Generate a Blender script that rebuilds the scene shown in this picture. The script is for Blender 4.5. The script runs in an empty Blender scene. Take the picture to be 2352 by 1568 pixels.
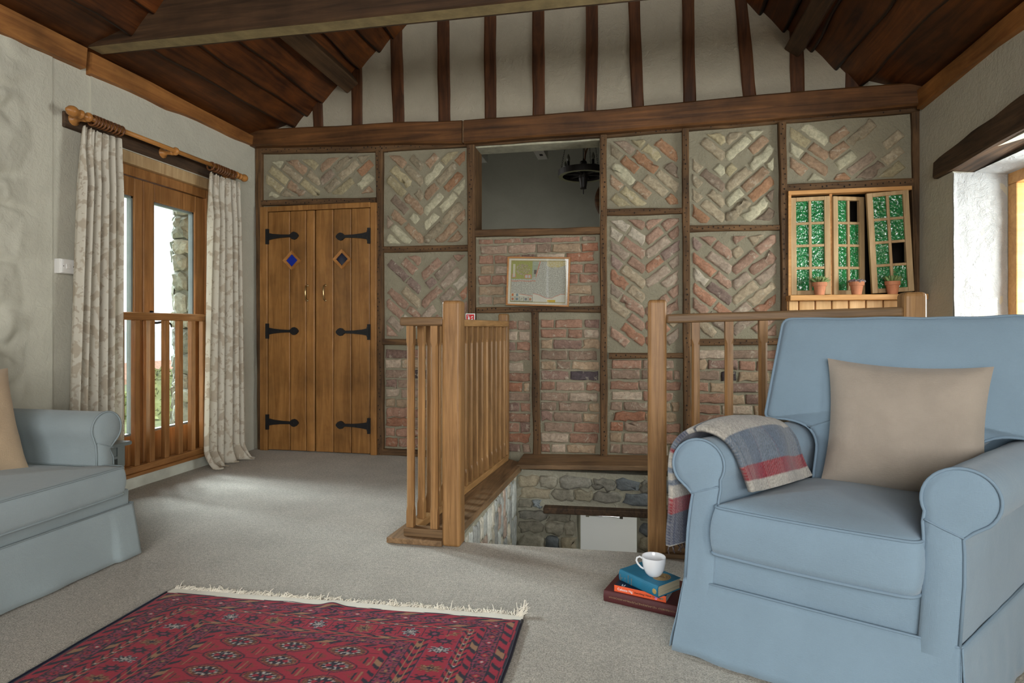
import bpy, math, random
import numpy as np
from mathutils import Vector, noise as mnoise

S = bpy.context.scene
COL = bpy.context.collection
R = random.Random(7)

# ------------------------------------------------------------------ camera
cam_d = bpy.data.cameras.new('camera'); cam = bpy.data.objects.new('camera', cam_d); COL.objects.link(cam)
cam.location = (0, 0, 1.0)
cam.rotation_euler = (math.radians(90), 0, math.radians(11.4566))
cam_d.sensor_width = 36; cam_d.lens = 36 * 1352 / 2352; cam_d.shift_y = -29 / 2352
cam_d.clip_start = 0.02
S.camera = cam
# ------------------------------------------------------------------ exposure
S.view_settings.view_transform = 'Standard'; S.view_settings.look = 'None'
S.view_settings.exposure = -0.10; S.view_settings.gamma = 1.0; S.view_settings.use_curve_mapping = False
# ------------------------------------------------------------------ daylight: pale sky, sun, the light of the windows, and a hall fill lamp
W = bpy.data.worlds.new('world'); S.world = W; W.use_nodes = True
nt = W.node_tree; nt.nodes.clear()
wo = nt.nodes.new('ShaderNodeOutputWorld'); bg = nt.nodes.new('ShaderNodeBackground')
tc = nt.nodes.new('ShaderNodeTexCoord'); sx = nt.nodes.new('ShaderNodeSeparateXYZ'); cr = nt.nodes.new('ShaderNodeValToRGB')
nt.links.new(tc.outputs['Generated'], sx.inputs[0]); nt.links.new(sx.outputs['Z'], cr.inputs[0])
cr.color_ramp.elements[0].position = 0.0; cr.color_ramp.elements[0].color = (.92, .95, 1, 1)
cr.color_ramp.elements[1].position = 0.5; cr.color_ramp.elements[1].color = (.78, .88, 1, 1)
nt.links.new(cr.outputs[0], bg.inputs[0]); nt.links.new(bg.outputs[0], wo.inputs[0])
bg.inputs[1].default_value = 2.6

def light(name, kind, loc, target, energy, color, sx_=1, sy_=1, spread=None, angle=None):
    d = bpy.data.lights.new(name, kind); o = bpy.data.objects.new(name, d); COL.objects.link(o)
    o.location = loc; d.energy = energy; d.color = color
    o.rotation_euler = (Vector(target) - Vector(loc)).to_track_quat('-Z', 'Y').to_euler()
    if kind == 'AREA':
        d.shape = 'RECTANGLE'; d.size = sx_; d.size_y = sy_
        if spread: d.spread = math.radians(spread)
    if angle is not None: d.angle = math.radians(angle)
    return o
light('sun', 'SUN', (4, -6, 6), (3, -4.4, 5.0), 5.0, (1, .93, .8), angle=0.6)
light('rear_window_daylight', 'AREA', (.15, -2.74, 1.65), (-.5, 3, .2), 88, (1, .985, .95), 2.8, 1.6, spread=130)
light('right_window_daylight', 'AREA', (2.62, 3.1, 1.30), (-.4, 3.0, 1.0), 80, (.97, .97, .95), 1.0, .9)
light('near_window_daylight', 'AREA', (2.26, -1.6, 1.45), (-1.5, 1.4, .2), 95, (1, .97, .92), 1.1, 1.0)
light('garden_door_daylight', 'AREA', (-6.4, 5.0, 3.0), (-2.0, 3.0, .2), 950, (.84, .93, 1), 2.4, 1.8, spread=130)
light('far_room_daylight', 'AREA', (-2.6, 6.3, 2.2), (0, 6.6, 2.0), 12, (1, .97, .9), 1.2, 1.4)
light('lower_hall_fill', 'AREA', (1.6, 4.85, -.45), (-.2, 5.55, -1.1), 5.5, (1, .97, .9), .6, .6)  # unseen lamp added to brighten the cabinet front

# ------------------------------------------------------------------ materials
MATS = {}
def new_mat(name):
    m = bpy.data.materials.new(name); m.use_nodes = True
    nt = m.node_tree; nt.nodes.clear()
    out = nt.nodes.new('ShaderNodeOutputMaterial'); b = nt.nodes.new('ShaderNodeBsdfPrincipled')
    nt.links.new(b.outputs[0], out.inputs[0])
    MATS[name] = m
    return m, nt, b, out
def nd(nt, t, **kw):
    n = nt.nodes.new(t)
    for k, v in kw.items(): setattr(n, k, v)
    return n
def coords(nt, scale=(1, 1, 1), kind='Object', rot=(0, 0, 0)):
    t = nd(nt, 'ShaderNodeTexCoord'); mp = nd(nt, 'ShaderNodeMapping')
    nt.links.new(t.outputs[kind], mp.inputs['Vector']); mp.inputs['Scale'].default_value = scale; mp.inputs['Rotation'].default_value = rot
    return mp.outputs[0]
def noise_n(nt, vec, scale, detail=4, rough=.55, dist=0):
    n = nd(nt, 'ShaderNodeTexNoise'); nt.links.new(vec, n.inputs['Vector'])
    n.inputs['Scale'].default_value = scale; n.inputs['Detail'].default_value = detail
    n.inputs['Roughness'].default_value = rough; n.inputs['Distortion'].default_value = dist
    return n.outputs[0]
def ramp(nt, fac, stops):
    r = nd(nt, 'ShaderNodeValToRGB'); nt.links.new(fac, r.inputs[0])
    e = r.color_ramp.elements
    while len(e) < len(stops): e.new(.5)
    for el, (p, c) in zip(e, stops):
        el.position = p; el.color = (*c, 1) if len(c) == 3 else c
    return r.outputs[0]
def mixc(nt, fac, a, b, mode='MIX'):
    m = nd(nt, 'ShaderNodeMix', data_type='RGBA', blend_type=mode)
    for idx, v in ((0, fac), (6, a), (7, b)):
        if hasattr(v, 'is_linked') or hasattr(v, 'links'): nt.links.new(v, m.inputs[idx])
        else: m.inputs[idx].default_value = v if idx == 0 else (*v, 1)
    return m.outputs[2]
def bump(nt, b, h, strength=.3, dist=.01):
    n = nd(nt, 'ShaderNodeBump'); nt.links.new(h, n.inputs['Height'])
    n.inputs['Strength'].default_value = strength; n.inputs['Distance'].default_value = dist
    nt.links.new(n.outputs[0], b.inputs['Normal'])
def setp(b, rough=None, metal=None, spec=None, sheen=None):
    if rough is not None: b.inputs['Roughness'].default_value = rough
    if metal is not None: b.inputs['Metallic'].default_value = metal
    if spec is not None: b.inputs['Specular IOR Level'].default_value = spec
    if sheen is not None: b.inputs['Sheen Weight'].default_value = sheen

def wood(name, dark, light, axis='z', rough=.5, fine=16, along=1.2, spec=.35, blotch=.5, bstr=.15, rnd=.0, col_attr=False):
    m, nt, b, o = new_mat(name)
    sc = [fine] * 3; sc['xyz'.index(axis)] = along
    v = coords(nt, sc)
    if rnd:
        oi = nd(nt, 'ShaderNodeObjectInfo'); ad = nd(nt, 'ShaderNodeVectorMath', operation='ADD'); ml = nd(nt, 'ShaderNodeVectorMath', operation='SCALE')
        cmb = nd(nt, 'ShaderNodeCombineXYZ')
        for i in range(3): nt.links.new(oi.outputs['Random'], cmb.inputs[i])
        nt.links.new(cmb.outputs[0], ml.inputs[0]); ml.inputs['Scale'].default_value = 37
        nt.links.new(v, ad.inputs[0]); nt.links.new(ml.outputs[0], ad.inputs[1]); v = ad.outputs[0]
    g = noise_n(nt, v, 1.6, 7, .62, 1.4)
    c = ramp(nt, g, [(.3, dark), (.68, light)])
    bl = noise_n(nt, coords(nt, (2.2, 2.2, 2.2)), 1.3, 4, .6)
    k = ramp(nt, bl, [(.3, (1 - blotch,) * 3), (.66, (1, 1, 1))])
    c = mixc(nt, 1.0, c, k, 'MULTIPLY')
    if rnd:
        oi2 = nd(nt, 'ShaderNodeObjectInfo'); k2 = ramp(nt, oi2.outputs['Random'], [(0, (1 - rnd,) * 3), (1, (1 + rnd * .4,) * 3)])
        c = mixc(nt, 1.0, c, k2, 'MULTIPLY')
    if col_attr:
        a = nd(nt, 'ShaderNodeAttribute', attribute_name='col'); c = mixc(nt, 1.0, c, a.outputs[0], 'MULTIPLY')
    nt.links.new(c, b.inputs['Base Color']); setp(b, rough, spec=spec)
    bump(nt, b, g, bstr, .01)
    return m
def plain(name, c, rough=.5, metal=0, spec=.5, nz=None, bstr=0, bscale=60, sheen=None):
    m, nt, b, o = new_mat(name); setp(b, rough, metal, spec, sheen)
    if nz:
        n = noise_n(nt, coords(nt), nz[0], 5, .6)
        nt.links.new(ramp(nt, n, [(.3, tuple(x * (1 - nz[1]) for x in c)), (.7, tuple(min(1, x * (1 + nz[1] * .6)) for x in c))]), b.inputs['Base Color'])
    else: b.inputs['Base Color'].default_value = (*c, 1)
    if bstr: bump(nt, b, noise_n(nt, coords(nt), bscale, 4, .6), bstr, .005)
    return m
def attr_mat(name, rough=.8, bstr=.3, bscale=120, mod=.35, mscale=40, spec=.3, sheen=None, bdist=.004):
    """base colour from the mesh's own colour attribute, broken up by noise"""
    m, nt, b, o = new_mat(name)
    a = nd(nt, 'ShaderNodeAttribute', attribute_name='col')
    n = noise_n(nt, coords(nt), mscale, 6, .7)
    k = ramp(nt, n, [(.3, (1 - mod,) * 3), (.7, (1 + mod * .5,) * 3)])
    nt.links.new(mixc(nt, 1.0, a.outputs[0], k, 'MULTIPLY'), b.inputs['Base Color']); setp(b, rough, spec=spec, sheen=sheen)
    if bstr: bump(nt, b, noise_n(nt, coords(nt), bscale, 5, .65), bstr, bdist)
    return m
def plaster(name, c, s1=3, st=.35, fine=28):
    m, nt, b, o = new_mat(name); v = coords(nt)
    n1 = noise_n(nt, v, s1, 6, .62, .6); n2 = noise_n(nt, v, fine, 5, .7, .8)
    nt.links.new(ramp(nt, n1, [(.25, tuple(x * .88 for x in c)), (.75, tuple(x * 1.05 for x in c))]), b.inputs['Base Color'])
    mx = nd(nt, 'ShaderNodeMath', operation='MULTIPLY_ADD'); nt.links.new(n1, mx.inputs[0]); mx.inputs[1].default_value = 1.6; nt.links.new(n2, mx.inputs[2])
    setp(b, .95, spec=.1); bump(nt, b, mx.outputs[0], st, .02)
    return m
plaster('plaster', (.57, .555, .465)); plaster('gable_plaster', (.45, .41, .32), 4, .5); plaster('reveal_plaster', (.50, .52, .53), 6, .75, 20)
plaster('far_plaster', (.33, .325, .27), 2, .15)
plaster('mortar', (.315, .29, .21), 9, .6, 60)
plaster('stone_mortar', (.42, .405, .32), 7, .8, 40)
wood('frame_oak', (.058, .030, .013), (.20, .108, .045), 'z', .75, 18, 1.5)
wood('frame_oak_x', (.058, .030, .013), (.20, .108, .045), 'x', .75, 18, 1.5)
wood('beam_wood', (.060, .025, .008), (.22, .092, .028), 'x', .5, 12, .6, blotch=.55)
wood('tie_wood', (.028, .015, .007), (.10, .052, .024), 'x', .6, 12, .6)
wood('purlin_wood', (.04, .022, .011), (.13, .072, .034), 'y', .6, 12, .6)
wood('stud_wood', (.045, .018, .007), (.15, .056, .020), 'z', .55, 12, 1)
wood('roof_board', (.042, .011, .0022), (.20, .062, .012), 'y', .5, 9, .9, blotch=.6, col_attr=True)
wood('plate_wood', (.22, .082, .022), (.46, .20, .055), 'y', .55, 10, 1)
wood('lintel_wood', (.035, .022, .014), (.13, .075, .04), 'y', .7, 14, 1, bstr=.4)
wood('oak_rail', (.23, .115, .040), (.45, .245, .095), 'z', .45, 26, 1.4, rnd=.22, blotch=.3)
wood('oak_rail_x', (.13, .075, .034), (.28, .165, .078), 'x', .5, 26, 1.4, blotch=.3)
wood('oak_rail_y', (.26, .135, .048), (.50, .285, .115), 'y', .45, 26, 1.4, blotch=.3)
wood('sill_oak', (.13, .075, .036), (.33, .20, .10), 'y', .6, 18, 1.2)
wood('sill_oak_x', (.13, .075, .036), (.33, .20, .10), 'x', .6, 18, 1.2)
wood('pine_door', (.24, .105, .026), (.44, .215, .066), 'z', .42, 12, 1.0, rnd=.18, blotch=.45)
wood('pine_pale', (.42, .27, .125), (.62, .44, .24), 'z', .6, 14, 1.2, blotch=.25)
wood('pine_orange', (.50, .24, .075), (.70, .38, .14), 'x', .45, 10, 1, blotch=.2)
wood('pine_board', (.60, .34, .13), (.80, .52, .25), 'z', .45, 9, 1, rnd=.15, blotch=.2)
wood('door_hardwood', (.24, .10, .028), (.45, .215, .075), 'z', .4, 16, 1, blotch=.3)
wood('door_hardwood_y', (.24, .10, .028), (.45, .215, .075), 'y', .4, 16, 1, blotch=.3)
wood('pole_wood', (.36, .145, .035), (.55, .26, .075), 'y', .3, 14, 1, blotch=.2)
wood('ring_wood', (.11, .042, .016), (.21, .085, .03), 'y', .35, 14, 1, blotch=.2)
wood('picture_frame_wood', (.34, .14, .035), (.52, .24, .07), 'x', .35, 14, 1, blotch=.2)
plain('iron', (.012, .012, .013), .55, .3, bstr=.3, bscale=80)
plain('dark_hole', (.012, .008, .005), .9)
plain('brass', (.55, .42, .22), .35, 1)
plain('chrome', (.8, .8, .8), .12, 1)
plain('white_paint', (.78, .78, .74), .35)
plain('white_plastic', (.82, .81, .78), .3)
plain('skirting_paint', (.66, .68, .60), .6, nz=(6, .2))
plain('grey_paint', (.17, .20, .20), .5, nz=(10, .12))
plain('porcelain', (.86, .87, .89), .12, spec=.6)
plain('terracotta', (.56, .23, .12), .85, nz=(12, .25), bstr=.2)
plain('soil', (.05, .035, .025), 1, bstr=.6)
plain('succulent', (.19, .28, .10), .55, nz=(30, .4))
plain('succulent_purple', (.22, .18, .19), .6, nz=(30, .4))
plain('piping_blue', (.185, .265, .34), .9)
plain('piping_grey', (.24, .29, .305), .9)
plain('red_sign', (.62, .015, .015), .4)
plain('sign_white', (.85, .85, .85), .4)
plain('fringe', (.82, .77, .66), .95)
plain('gold', (.50, .36, .13), .45, .4)
plain('gold_dull', (.26, .18, .10), .6)
plain('white_ink', (.85, .85, .85), .6)
plain('black_ink', (.02, .01, .01), .6)
plain('pink_ink', (.75, .25, .5), .6)
plain('book_teal', (.006, .155, .27), .6, nz=(14, .15), bstr=.3, bscale=400)
plain('book_maroon', (.085, .016, .018), .5, nz=(14, .15), bstr=.3, bscale=400)
plain('book_orange', (.80, .115, .035), .45)
plain('book_navy', (.006, .010, .028), .4)
plain('tile_roof', (.40, .24, .17), .9, nz=(4, .3))
plain('far_wall_stone', (.5, .46, .38), .9)
plaster('jamb_core', (.20, .205, .165), 6, .9, 25)
plain('grass', (.20, .23, .10), 1, nz=(1.5, .5))
plain('hill_haze', (.42, .50, .50), 1, nz=(.02, .2))  # distance haze mixed into the hill colour
plain('bulb_glass', (.22, .23, .2), .1)
plain('antler', (.16, .08, .035), .6)
plain('chandelier_wood', (.016, .011, .008), .5, nz=(20, .3))
plain('tie_lit_underside', (.26, .20, .095), .8, nz=(14, .3))  # bounce light on the tie beam's underside, put into its colour
plain('limewash', (.40, .39, .29), .9, nz=(14, .3))
plain('chandelier_pale', (.42, .42, .25), .6)
def pages(name, c):
    m, nt, b, o = new_mat(name)
    n = noise_n(nt, coords(nt, (3, 3, 500)), 1.0, 3, .6)
    nt.links.new(ramp(nt, n, [(.3, tuple(x * .65 for x in c)), (.7, c)]), b.inputs['Base Color']); setp(b, .9)
pages('pages_cream', (.52, .44, .29)); pages('pages_grey', (.50, .48, .44))

def carpet():
    m, nt, b, o = new_mat('carpet'); v = coords(nt)
    n = noise_n(nt, v, 190, 3, .7); n2 = noise_n(nt, v, 5, 4, .6); n3 = noise_n(nt, v, 60, 3, .6)
    c = ramp(nt, n, [(.28, (.22, .195, .15)), (.5, (.46, .425, .36)), (.74, (.72, .68, .60))])
    k = ramp(nt, n2, [(.3, (.88,) * 3), (.7, (1.05,) * 3)]); k3 = ramp(nt, n3, [(.3, (.78,) * 3), (.7, (1.12,) * 3)])
    nt.links.new(mixc(nt, 1, mixc(nt, 1, c, k, 'MULTIPLY'), k3, 'MULTIPLY'), b.inputs['Base Color']); setp(b, 1, spec=.05, sheen=.2)
    bump(nt, b, n, .8, .006)
carpet()
def fabric(name, c, var=.12, weave=700, wr=.25, blv=.07):
    m, nt, b, o = new_mat(name); v = coords(nt)
    w1 = noise_n(nt, coords(nt, (weave, weave, weave * .12)), 1, 2, .5); w2 = noise_n(nt, coords(nt, (weave * .12, weave * .12, weave)), 1, 2, .5)
    ad = nd(nt, 'ShaderNodeMath', operation='ADD'); nt.links.new(w1, ad.inputs[0]); nt.links.new(w2, ad.inputs[1])
    k = ramp(nt, ad.outputs[0], [(.35, (1 - var * 2,) * 3), (.65, (1 + var,) * 3)])
    bl = noise_n(nt, v, 3.5, 5, .6); kb = ramp(nt, bl, [(.32, (1 - blv,) * 3), (.68, (1 + blv * .6,) * 3)])
    c0 = mixc(nt, 1, c, k, 'MULTIPLY'); nt.links.new(mixc(nt, 1, c0, kb, 'MULTIPLY'), b.inputs['Base Color'])
    setp(b, .95, spec=.12, sheen=.25)
    wk = noise_n(nt, v, 9, 4, .55, 1.0); ma = nd(nt, 'ShaderNodeMath', operation='MULTIPLY_ADD'); nt.links.new(wk, ma.inputs[0]); ma.inputs[1].default_value = 3.0; nt.links.new(ad.outputs[0], ma.inputs[2])
    bump(nt, b, ma.outputs[0], wr, .006)
fabric('linen_blue', (.195, .275, .345)); fabric('linen_grey', (.255, .305, .32))
fabric('suede', (.345, .298, .248), .05, 500, .3, .16)
fabric('tan_linen', (.46, .34, .22), .08, 500, .3)
def curtain_mat():
    m, nt, b, o = new_mat('curtain_print')
    v = coords(nt)
    n = noise_n(nt, v, 13, 2.5, .6, .35); f = ramp(nt, n, [(.53, (0, 0, 0)), (.57, (1, 1, 1))])
    n2 = noise_n(nt, v, 26, 3, .6, .6); f2 = ramp(nt, n2, [(.58, (0, 0, 0)), (.61, (1, 1, 1))])
    c = mixc(nt, f, (.76, .72, .62), (.60, .53, .42)); 
    c = mixc(nt, f2, c, (.58, .51, .41))
    nt.links.new(c, b.inputs['Base Color']); setp(b, .95, spec=.1)
    bump(nt, b, noise_n(nt, coords(nt, (300, 300, 300)), 1, 2), .15, .003)
    tr = nd(nt, 'ShaderNodeBsdfTranslucent'); nt.links.new(c, tr.inputs[0]); mx = nd(nt, 'ShaderNodeMixShader'); mx.inputs[0].default_value = .3
    nt.links.new(b.outputs[0], mx.inputs[1]); nt.links.new(tr.outputs[0], mx.inputs[2]); nt.links.new(mx.outputs[0], o.inputs[0])
curtain_mat()
def pane_glass(name, tint=(.97, .99, .98)):
    m, nt, b, o = new_mat(name); nt.nodes.remove(b)
    t = nd(nt, 'ShaderNodeBsdfTransparent'); t.inputs[0].default_value = (*tint, 1)
    g = nd(nt, 'ShaderNodeBsdfGlossy'); g.inputs['Roughness'].default_value = .02
    lw = nd(nt, 'ShaderNodeLayerWeight'); lw.inputs[0].default_value = .5
    pw = nd(nt, 'ShaderNodeMath', operation='POWER'); nt.links.new(lw.outputs['Facing'], pw.inputs[0]); pw.inputs[1].default_value = 5
    fr = nd(nt, 'ShaderNodeMath', operation='MULTIPLY_ADD'); nt.links.new(pw.outputs[0], fr.inputs[0]); fr.inputs[1].default_value = .9; fr.inputs[2].default_value = .04
    mx = nd(nt, 'ShaderNodeMixShader'); nt.links.new(fr.outputs[0], mx.inputs[0]); nt.links.new(t.outputs[0], mx.inputs[1]); nt.links.new(g.outputs[0], mx.inputs[2])
    nt.links.new(mx.outputs[0], o.inputs[0])
pane_glass('clear_glass')
def textured_glass(name, c, c2, scale=95):
    """figured glass: a deep coloured, glossy, pebbled surface"""
    m, nt, b, o = new_mat(name); v = coords(nt)
    vo = nd(nt, 'ShaderNodeTexVoronoi', feature='SMOOTH_F1'); nt.links.new(v, vo.inputs['Vector']); vo.inputs['Scale'].default_value = scale
    n = noise_n(nt, v, scale * .8, 3, .5, 1)
    nt.links.new(ramp(nt, n, [(.35, c), (.65, c2)]), b.inputs['Base Color'])
    setp(b, .09, spec=1.0)
    bump(nt, b, vo.outputs['Distance'], 1.0, .011)
textured_glass('green_glass', (.012, .12, .035), (.03, .27, .09), 62); 
plain('blue_glass', (.008, .03, .33), .15); plain('navy_glass', (.006, .008, .03), .1)
def brick_mat():
    m, nt, b, o = new_mat('brick'); v = coords(nt)
    a = nd(nt, 'ShaderNodeAttribute', attribute_name='col')
    n1 = noise_n(nt, v, 38, 7, .72, .4); n2 = noise_n(nt, v, 16, 8, .74, .6); n3 = noise_n(nt, v, 70, 4, .7)
    c = mixc(nt, 1, a.outputs[0], ramp(nt, n1, [(.3, (.62, .62, .62)), (.7, (1.16, 1.16, 1.16))]), 'MULTIPLY')
    c = mixc(nt, ramp(nt, n2, [(.56, (0, 0, 0)), (.66, (.75,) * 3)]), c, (.52, .475, .37))
    c = mixc(nt, ramp(nt, n3, [(.64, (0, 0, 0)), (.70, (.7,) * 3)]), c, (.08, .05, .04))
    nt.links.new(c, b.inputs['Base Color']); setp(b, .95, spec=.1)
    ad = nd(nt, 'ShaderNodeMath', operation='ADD'); nt.links.new(n1, ad.inputs[0]); nt.links.new(n2, ad.inputs[1]); bump(nt, b, ad.outputs[0], .7, .008)
brick_mat()
attr_mat('rubble', .92, .7, 45, .40, 22, .12, bdist=.012)
attr_mat('rug_pile', .95, .5, 500, .16, 160, .05, sheen=.15)
attr_mat('wool', .98, .7, 260, .30, 240, .05, sheen=.3)
attr_mat('map_paper', .6, 0, 1, .10, 120, .2)

# ------------------------------------------------------------------ mesh helpers
class MB:
    def __init__(s): s.v = []; s.f = []; s.mi = []; s.c = []; s.cur = None; s.m = 0
    def vert(s, p): s.v.append(tuple(p)); s.c.append(s.cur); return len(s.v) - 1
    def face(s, idx): s.f.append(tuple(idx)); s.mi.append(s.m)
    def hexa(s, p):
        """8 points: bottom 4 ccw, top 4 ccw"""
        b = [s.vert(q) for q in p]
        for f in ((3, 2, 1, 0), (4, 5, 6, 7), (0, 1, 5, 4), (1, 2, 6, 5), (2, 3, 7, 6), (3, 0, 4, 7)): s.face([b[i] for i in f])
    def box(s, x0, x1, y0, y1, z0, z1):
        s.hexa([(x0, y0, z0), (x1, y0, z0), (x1, y1, z0), (x0, y1, z0), (x0, y0, z1), (x1, y0, z1), (x1, y1, z1), (x0, y1, z1)])
    def bar(s, p0, p1, w, h, up=(0, 0, 1)):
        p0, p1 = Vector(p0), Vector(p1); d = (p1 - p0).normalized(); up = Vector(up)
        a = d.cross(up).normalized(); b = a.cross(d)
        q = []
        for p in (p0, p1):
            q += [p - a * w / 2 - b * h / 2, p + a * w / 2 - b * h / 2, p + a * w / 2 + b * h / 2, p - a * w / 2 + b * h / 2]
        s.hexa(q)
    def quad(s, a, b, c, d): s.face([s.vert(p) for p in (a, b, c, d)])
    def poly(s, pts): s.face([s.vert(p) for p in pts])
    def grid(s, fn, nu, nv, closed_u=False, col=None):
        base = len(s.v)
        for j in range(nv + 1):
            for i in range(nu + (0 if closed_u else 1)):
                u, v = i / nu, j / nv
                if col: s.cur = col(u, v)
                s.vert(fn(u, v))
        w = nu if closed_u else nu + 1
        for j in range(nv):
            for i in range(nu):
                i2 = (i + 1) % w if closed_u else i + 1
                s.face((base + j * w + i, base + j * w + i2, base + (j + 1) * w + i2, base + (j + 1) * w + i))
    def tube(s, pts, r, n=8, closed=False, cap=True):
        pts = [Vector(p) for p in pts]; k = len(pts); base = len(s.v)
        rr = r if isinstance(r, (list, tuple)) else [r] * k
        a = None
        for i, p in enumerate(pts):
            if closed: d = pts[(i + 1) % k] - pts[i - 1]
            else: d = pts[min(i + 1, k - 1)] - pts[max(i - 1, 0)]
            d.normalize()
            if a is None:
                a = d.cross(Vector((0, 0, 1)));
                if a.length < 1e-3: a = d.cross(Vector((1, 0, 0)))
            a = (a - d * a.dot(d)).normalized(); b = d.cross(a)
            for j in range(n):
                t = 2 * math.pi * j / n; s.vert(p + (a * math.cos(t) + b * math.sin(t)) * rr[i])
        for i in range(k if closed else k - 1):
            i2 = (i + 1) % k
            for j in range(n):
                j2 = (j + 1) % n; s.face((base + i * n + j, base + i * n + j2, base + i2 * n + j2, base + i2 * n + j))
        if cap and not closed:
            s.face([base + j for j in range(n)][::-1]); s.face([base + (k - 1) * n + j for j in range(n)])
    def lathe(s, prof, c, n=24, axis=(0, 0, 1), cap=True):
        ax = Vector(axis).normalized(); a = ax.orthogonal().normalized(); b = ax.cross(a); c = Vector(c); base = len(s.v)
        for r, h in prof:
            for j in range(n):
                t = 2 * math.pi * j / n; s.vert(c + ax * h + (a * math.cos(t) + b * math.sin(t)) * r)
        for i in range(len(prof) - 1):
            for j in range(n):
                j2 = (j + 1) % n; s.face((base + i * n + j, base + i * n + j2, base + (i + 1) * n + j2, base + (i + 1) * n + j))
        if cap:
            s.face([base + j for j in range(n)][::-1]); s.face([base + (len(prof) - 1) * n + j for j in range(n)])
    def build(s, name, mats, parent=None, smooth=False, bevel=0, sub=0, solid=0, bseg=2):
        me = bpy.data.meshes.new(name)
        off = Vector((0, 0, 0))
        q = parent
        while q is not None: off += Vector(q.location); q = q.parent
        me.from_pydata([(v[0] - off.x, v[1] - off.y, v[2] - off.z) for v in s.v], [], s.f)
        if isinstance(mats, str): mats = [mats]
        for m in mats: me.materials.append(MATS[m])
        if len(mats) > 1: me.polygons.foreach_set('material_index', s.mi)
        if any(c is not None for c in s.c):
            ca = me.color_attributes.new('col', 'FLOAT_COLOR', 'POINT')
            arr = np.ones((len(s.v), 4), dtype=np.float32); arr[:, :3] = [c if c is not None else (1, 1, 1) for c in s.c]
            ca.data.foreach_set('color', arr.ravel())
        if smooth: me.polygons.foreach_set('use_smooth', [True] * len(me.polygons))
        me.update()
        o = bpy.data.objects.new(name, me); COL.objects.link(o); o.parent = parent
        if solid: md = o.modifiers.new('solid', 'SOLIDIFY'); md.thickness = solid; md.offset = 0
        if bevel: md = o.modifiers.new('bevel', 'BEVEL'); md.width = bevel; md.segments = bseg; md.limit_method = 'ANGLE'; md.angle_limit = math.radians(40)
        if sub: md = o.modifiers.new('sub', 'SUBSURF'); md.levels = sub; md.render_levels = sub
        return o
def tag(o, label=None, cat=None, group=None, kind=None):
    if label: o['label'] = label
    if cat: o['category'] = cat
    if group: o['group'] = group
    if kind: o['kind'] = kind
    return o
def thing(name, loc, label, cat, group=None, kind=None):
    o = bpy.data.objects.new(name, None); COL.objects.link(o); o.location = loc; o.empty_display_size = .05
    return tag(o, label, cat, group, kind)
def struct(o): o['kind'] = 'structure'; return o
def copy_tree(o, parent=None):
    c = o.copy(); COL.objects.link(c); c.parent = parent
    for ch in list(o.children): copy_tree(ch, c)
    return c
def nz(x, y=0, z=0): return mnoise.noise(Vector((x, y, z)))
def lerp(a, b, t): return a + (b - a) * t

def text_mesh(name, body, size, mat, parent, origin, xdir, ydir, extrude=.0004):
    """lettering as real relief: origin at the text's left baseline, xdir along it, ydir up it"""
    cu = bpy.data.curves.new(name, 'FONT'); cu.body = body; cu.size = size; cu.extrude = extrude; cu.resolution_u = 3
    t = bpy.data.objects.new(name + '_curve', cu); COL.objects.link(t)
    dg = bpy.context.evaluated_depsgraph_get(); dg.update()
    me = bpy.data.meshes.new_from_object(t.evaluated_get(dg))
    bpy.data.objects.remove(t); bpy.data.curves.remove(cu)
    X = Vector(xdir).normalized(); Y = Vector(ydir).normalized(); Z = X.cross(Y); o3 = Vector(origin)
    off = Vector((0, 0, 0)); q = parent
    while q is not None: off += Vector(q.location); q = q.parent
    for v in me.vertices:
        p = o3 + X * v.co.x + Y * v.co.y + Z * v.co.z; v.co = p - off
    me.materials.clear(); me.materials.append(MATS[mat])
    o = bpy.data.objects.new(name, me); COL.objects.link(o); o.parent = parent
    return o

# =================================================================== THE SETTING
# ---- floor (carpet) with the open stairwell
f = MB()
f.box(-3.6, 2.3, -2.9, 2.60, -.12, 0)
f.hexa([(-.965, 2.60, -.12), (1.16, 2.60, -.12), (1.16, 2.735, -.12), (-.965, 2.655, -.12), (-.965, 2.60, 0), (1.16, 2.60, 0), (1.16, 2.735, 0), (-.965, 2.655, 0)])
f.box(-3.6, -.965, 2.60, 4.5, -.12, 0); f.box(1.16, 2.3, 2.60, 4.5, -.12, 0)
struct(f.build('floor', 'carpet'))

# ---- left wall, with the garden door opening y 2.62..3.92, z .08..2.11
w = MB()
w.box(-3.52, -3.07, -2.9, 1.15, -.1, 2.62); w.box(-3.52, -3.10, 1.15, 2.62, -.1, 2.62)
w.box(-3.26, -3.07, 3.92, 4.6, -.1, 2.62); w.box(-3.52, -3.07, 2.86, 3.92, 2.11, 2.62); w.box(-3.52, -3.07, 2.86, 3.92, -.1, .075); w.box(-3.52, -3.078, 2.58, 2.86, -.1, 2.62)
def relief(u, v):
    y = lerp(1.15, 2.63, u); z = lerp(0, 2.52, v)
    p = Vector((0, y * 2.6 + .35 * nz(y * 2, z * 2), z * 3.9 + .5 * nz(y * 2 + 9, z * 2)))
    d, _ = mnoise.voronoi(p); e = min(1, max(0, (d[1] - d[0] + .10 * nz(y * 11, z * 11, 4)) / .20)); e = e * e * (3 - 2 * e)
    m = min(1, max(0, (2.52 + .12 * nz(z * 3, 5) - y) / .14)); m *= .6 + .6 * max(-.6, nz(y * 1.1, z * 1.3, 3))
    return (-3.072 + (.034 + .03 * nz(y * 1.9, z * 2.2, 8)) * e * m + (.022 * nz(y * 5, z * 5, 2) + .012 * nz(y * 12, z * 12, 6) + .006 * nz(y * 26, z * 26, 1)) * m, y, z)
w.grid(relief, 130, 210)
struct(w.build('wall_left', 'plaster', smooth=False))
for p in bpy.data.objects['wall_left'].data.polygons:
    if len(p.vertices) == 4 and p.area < .0015: p.use_smooth = True
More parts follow.
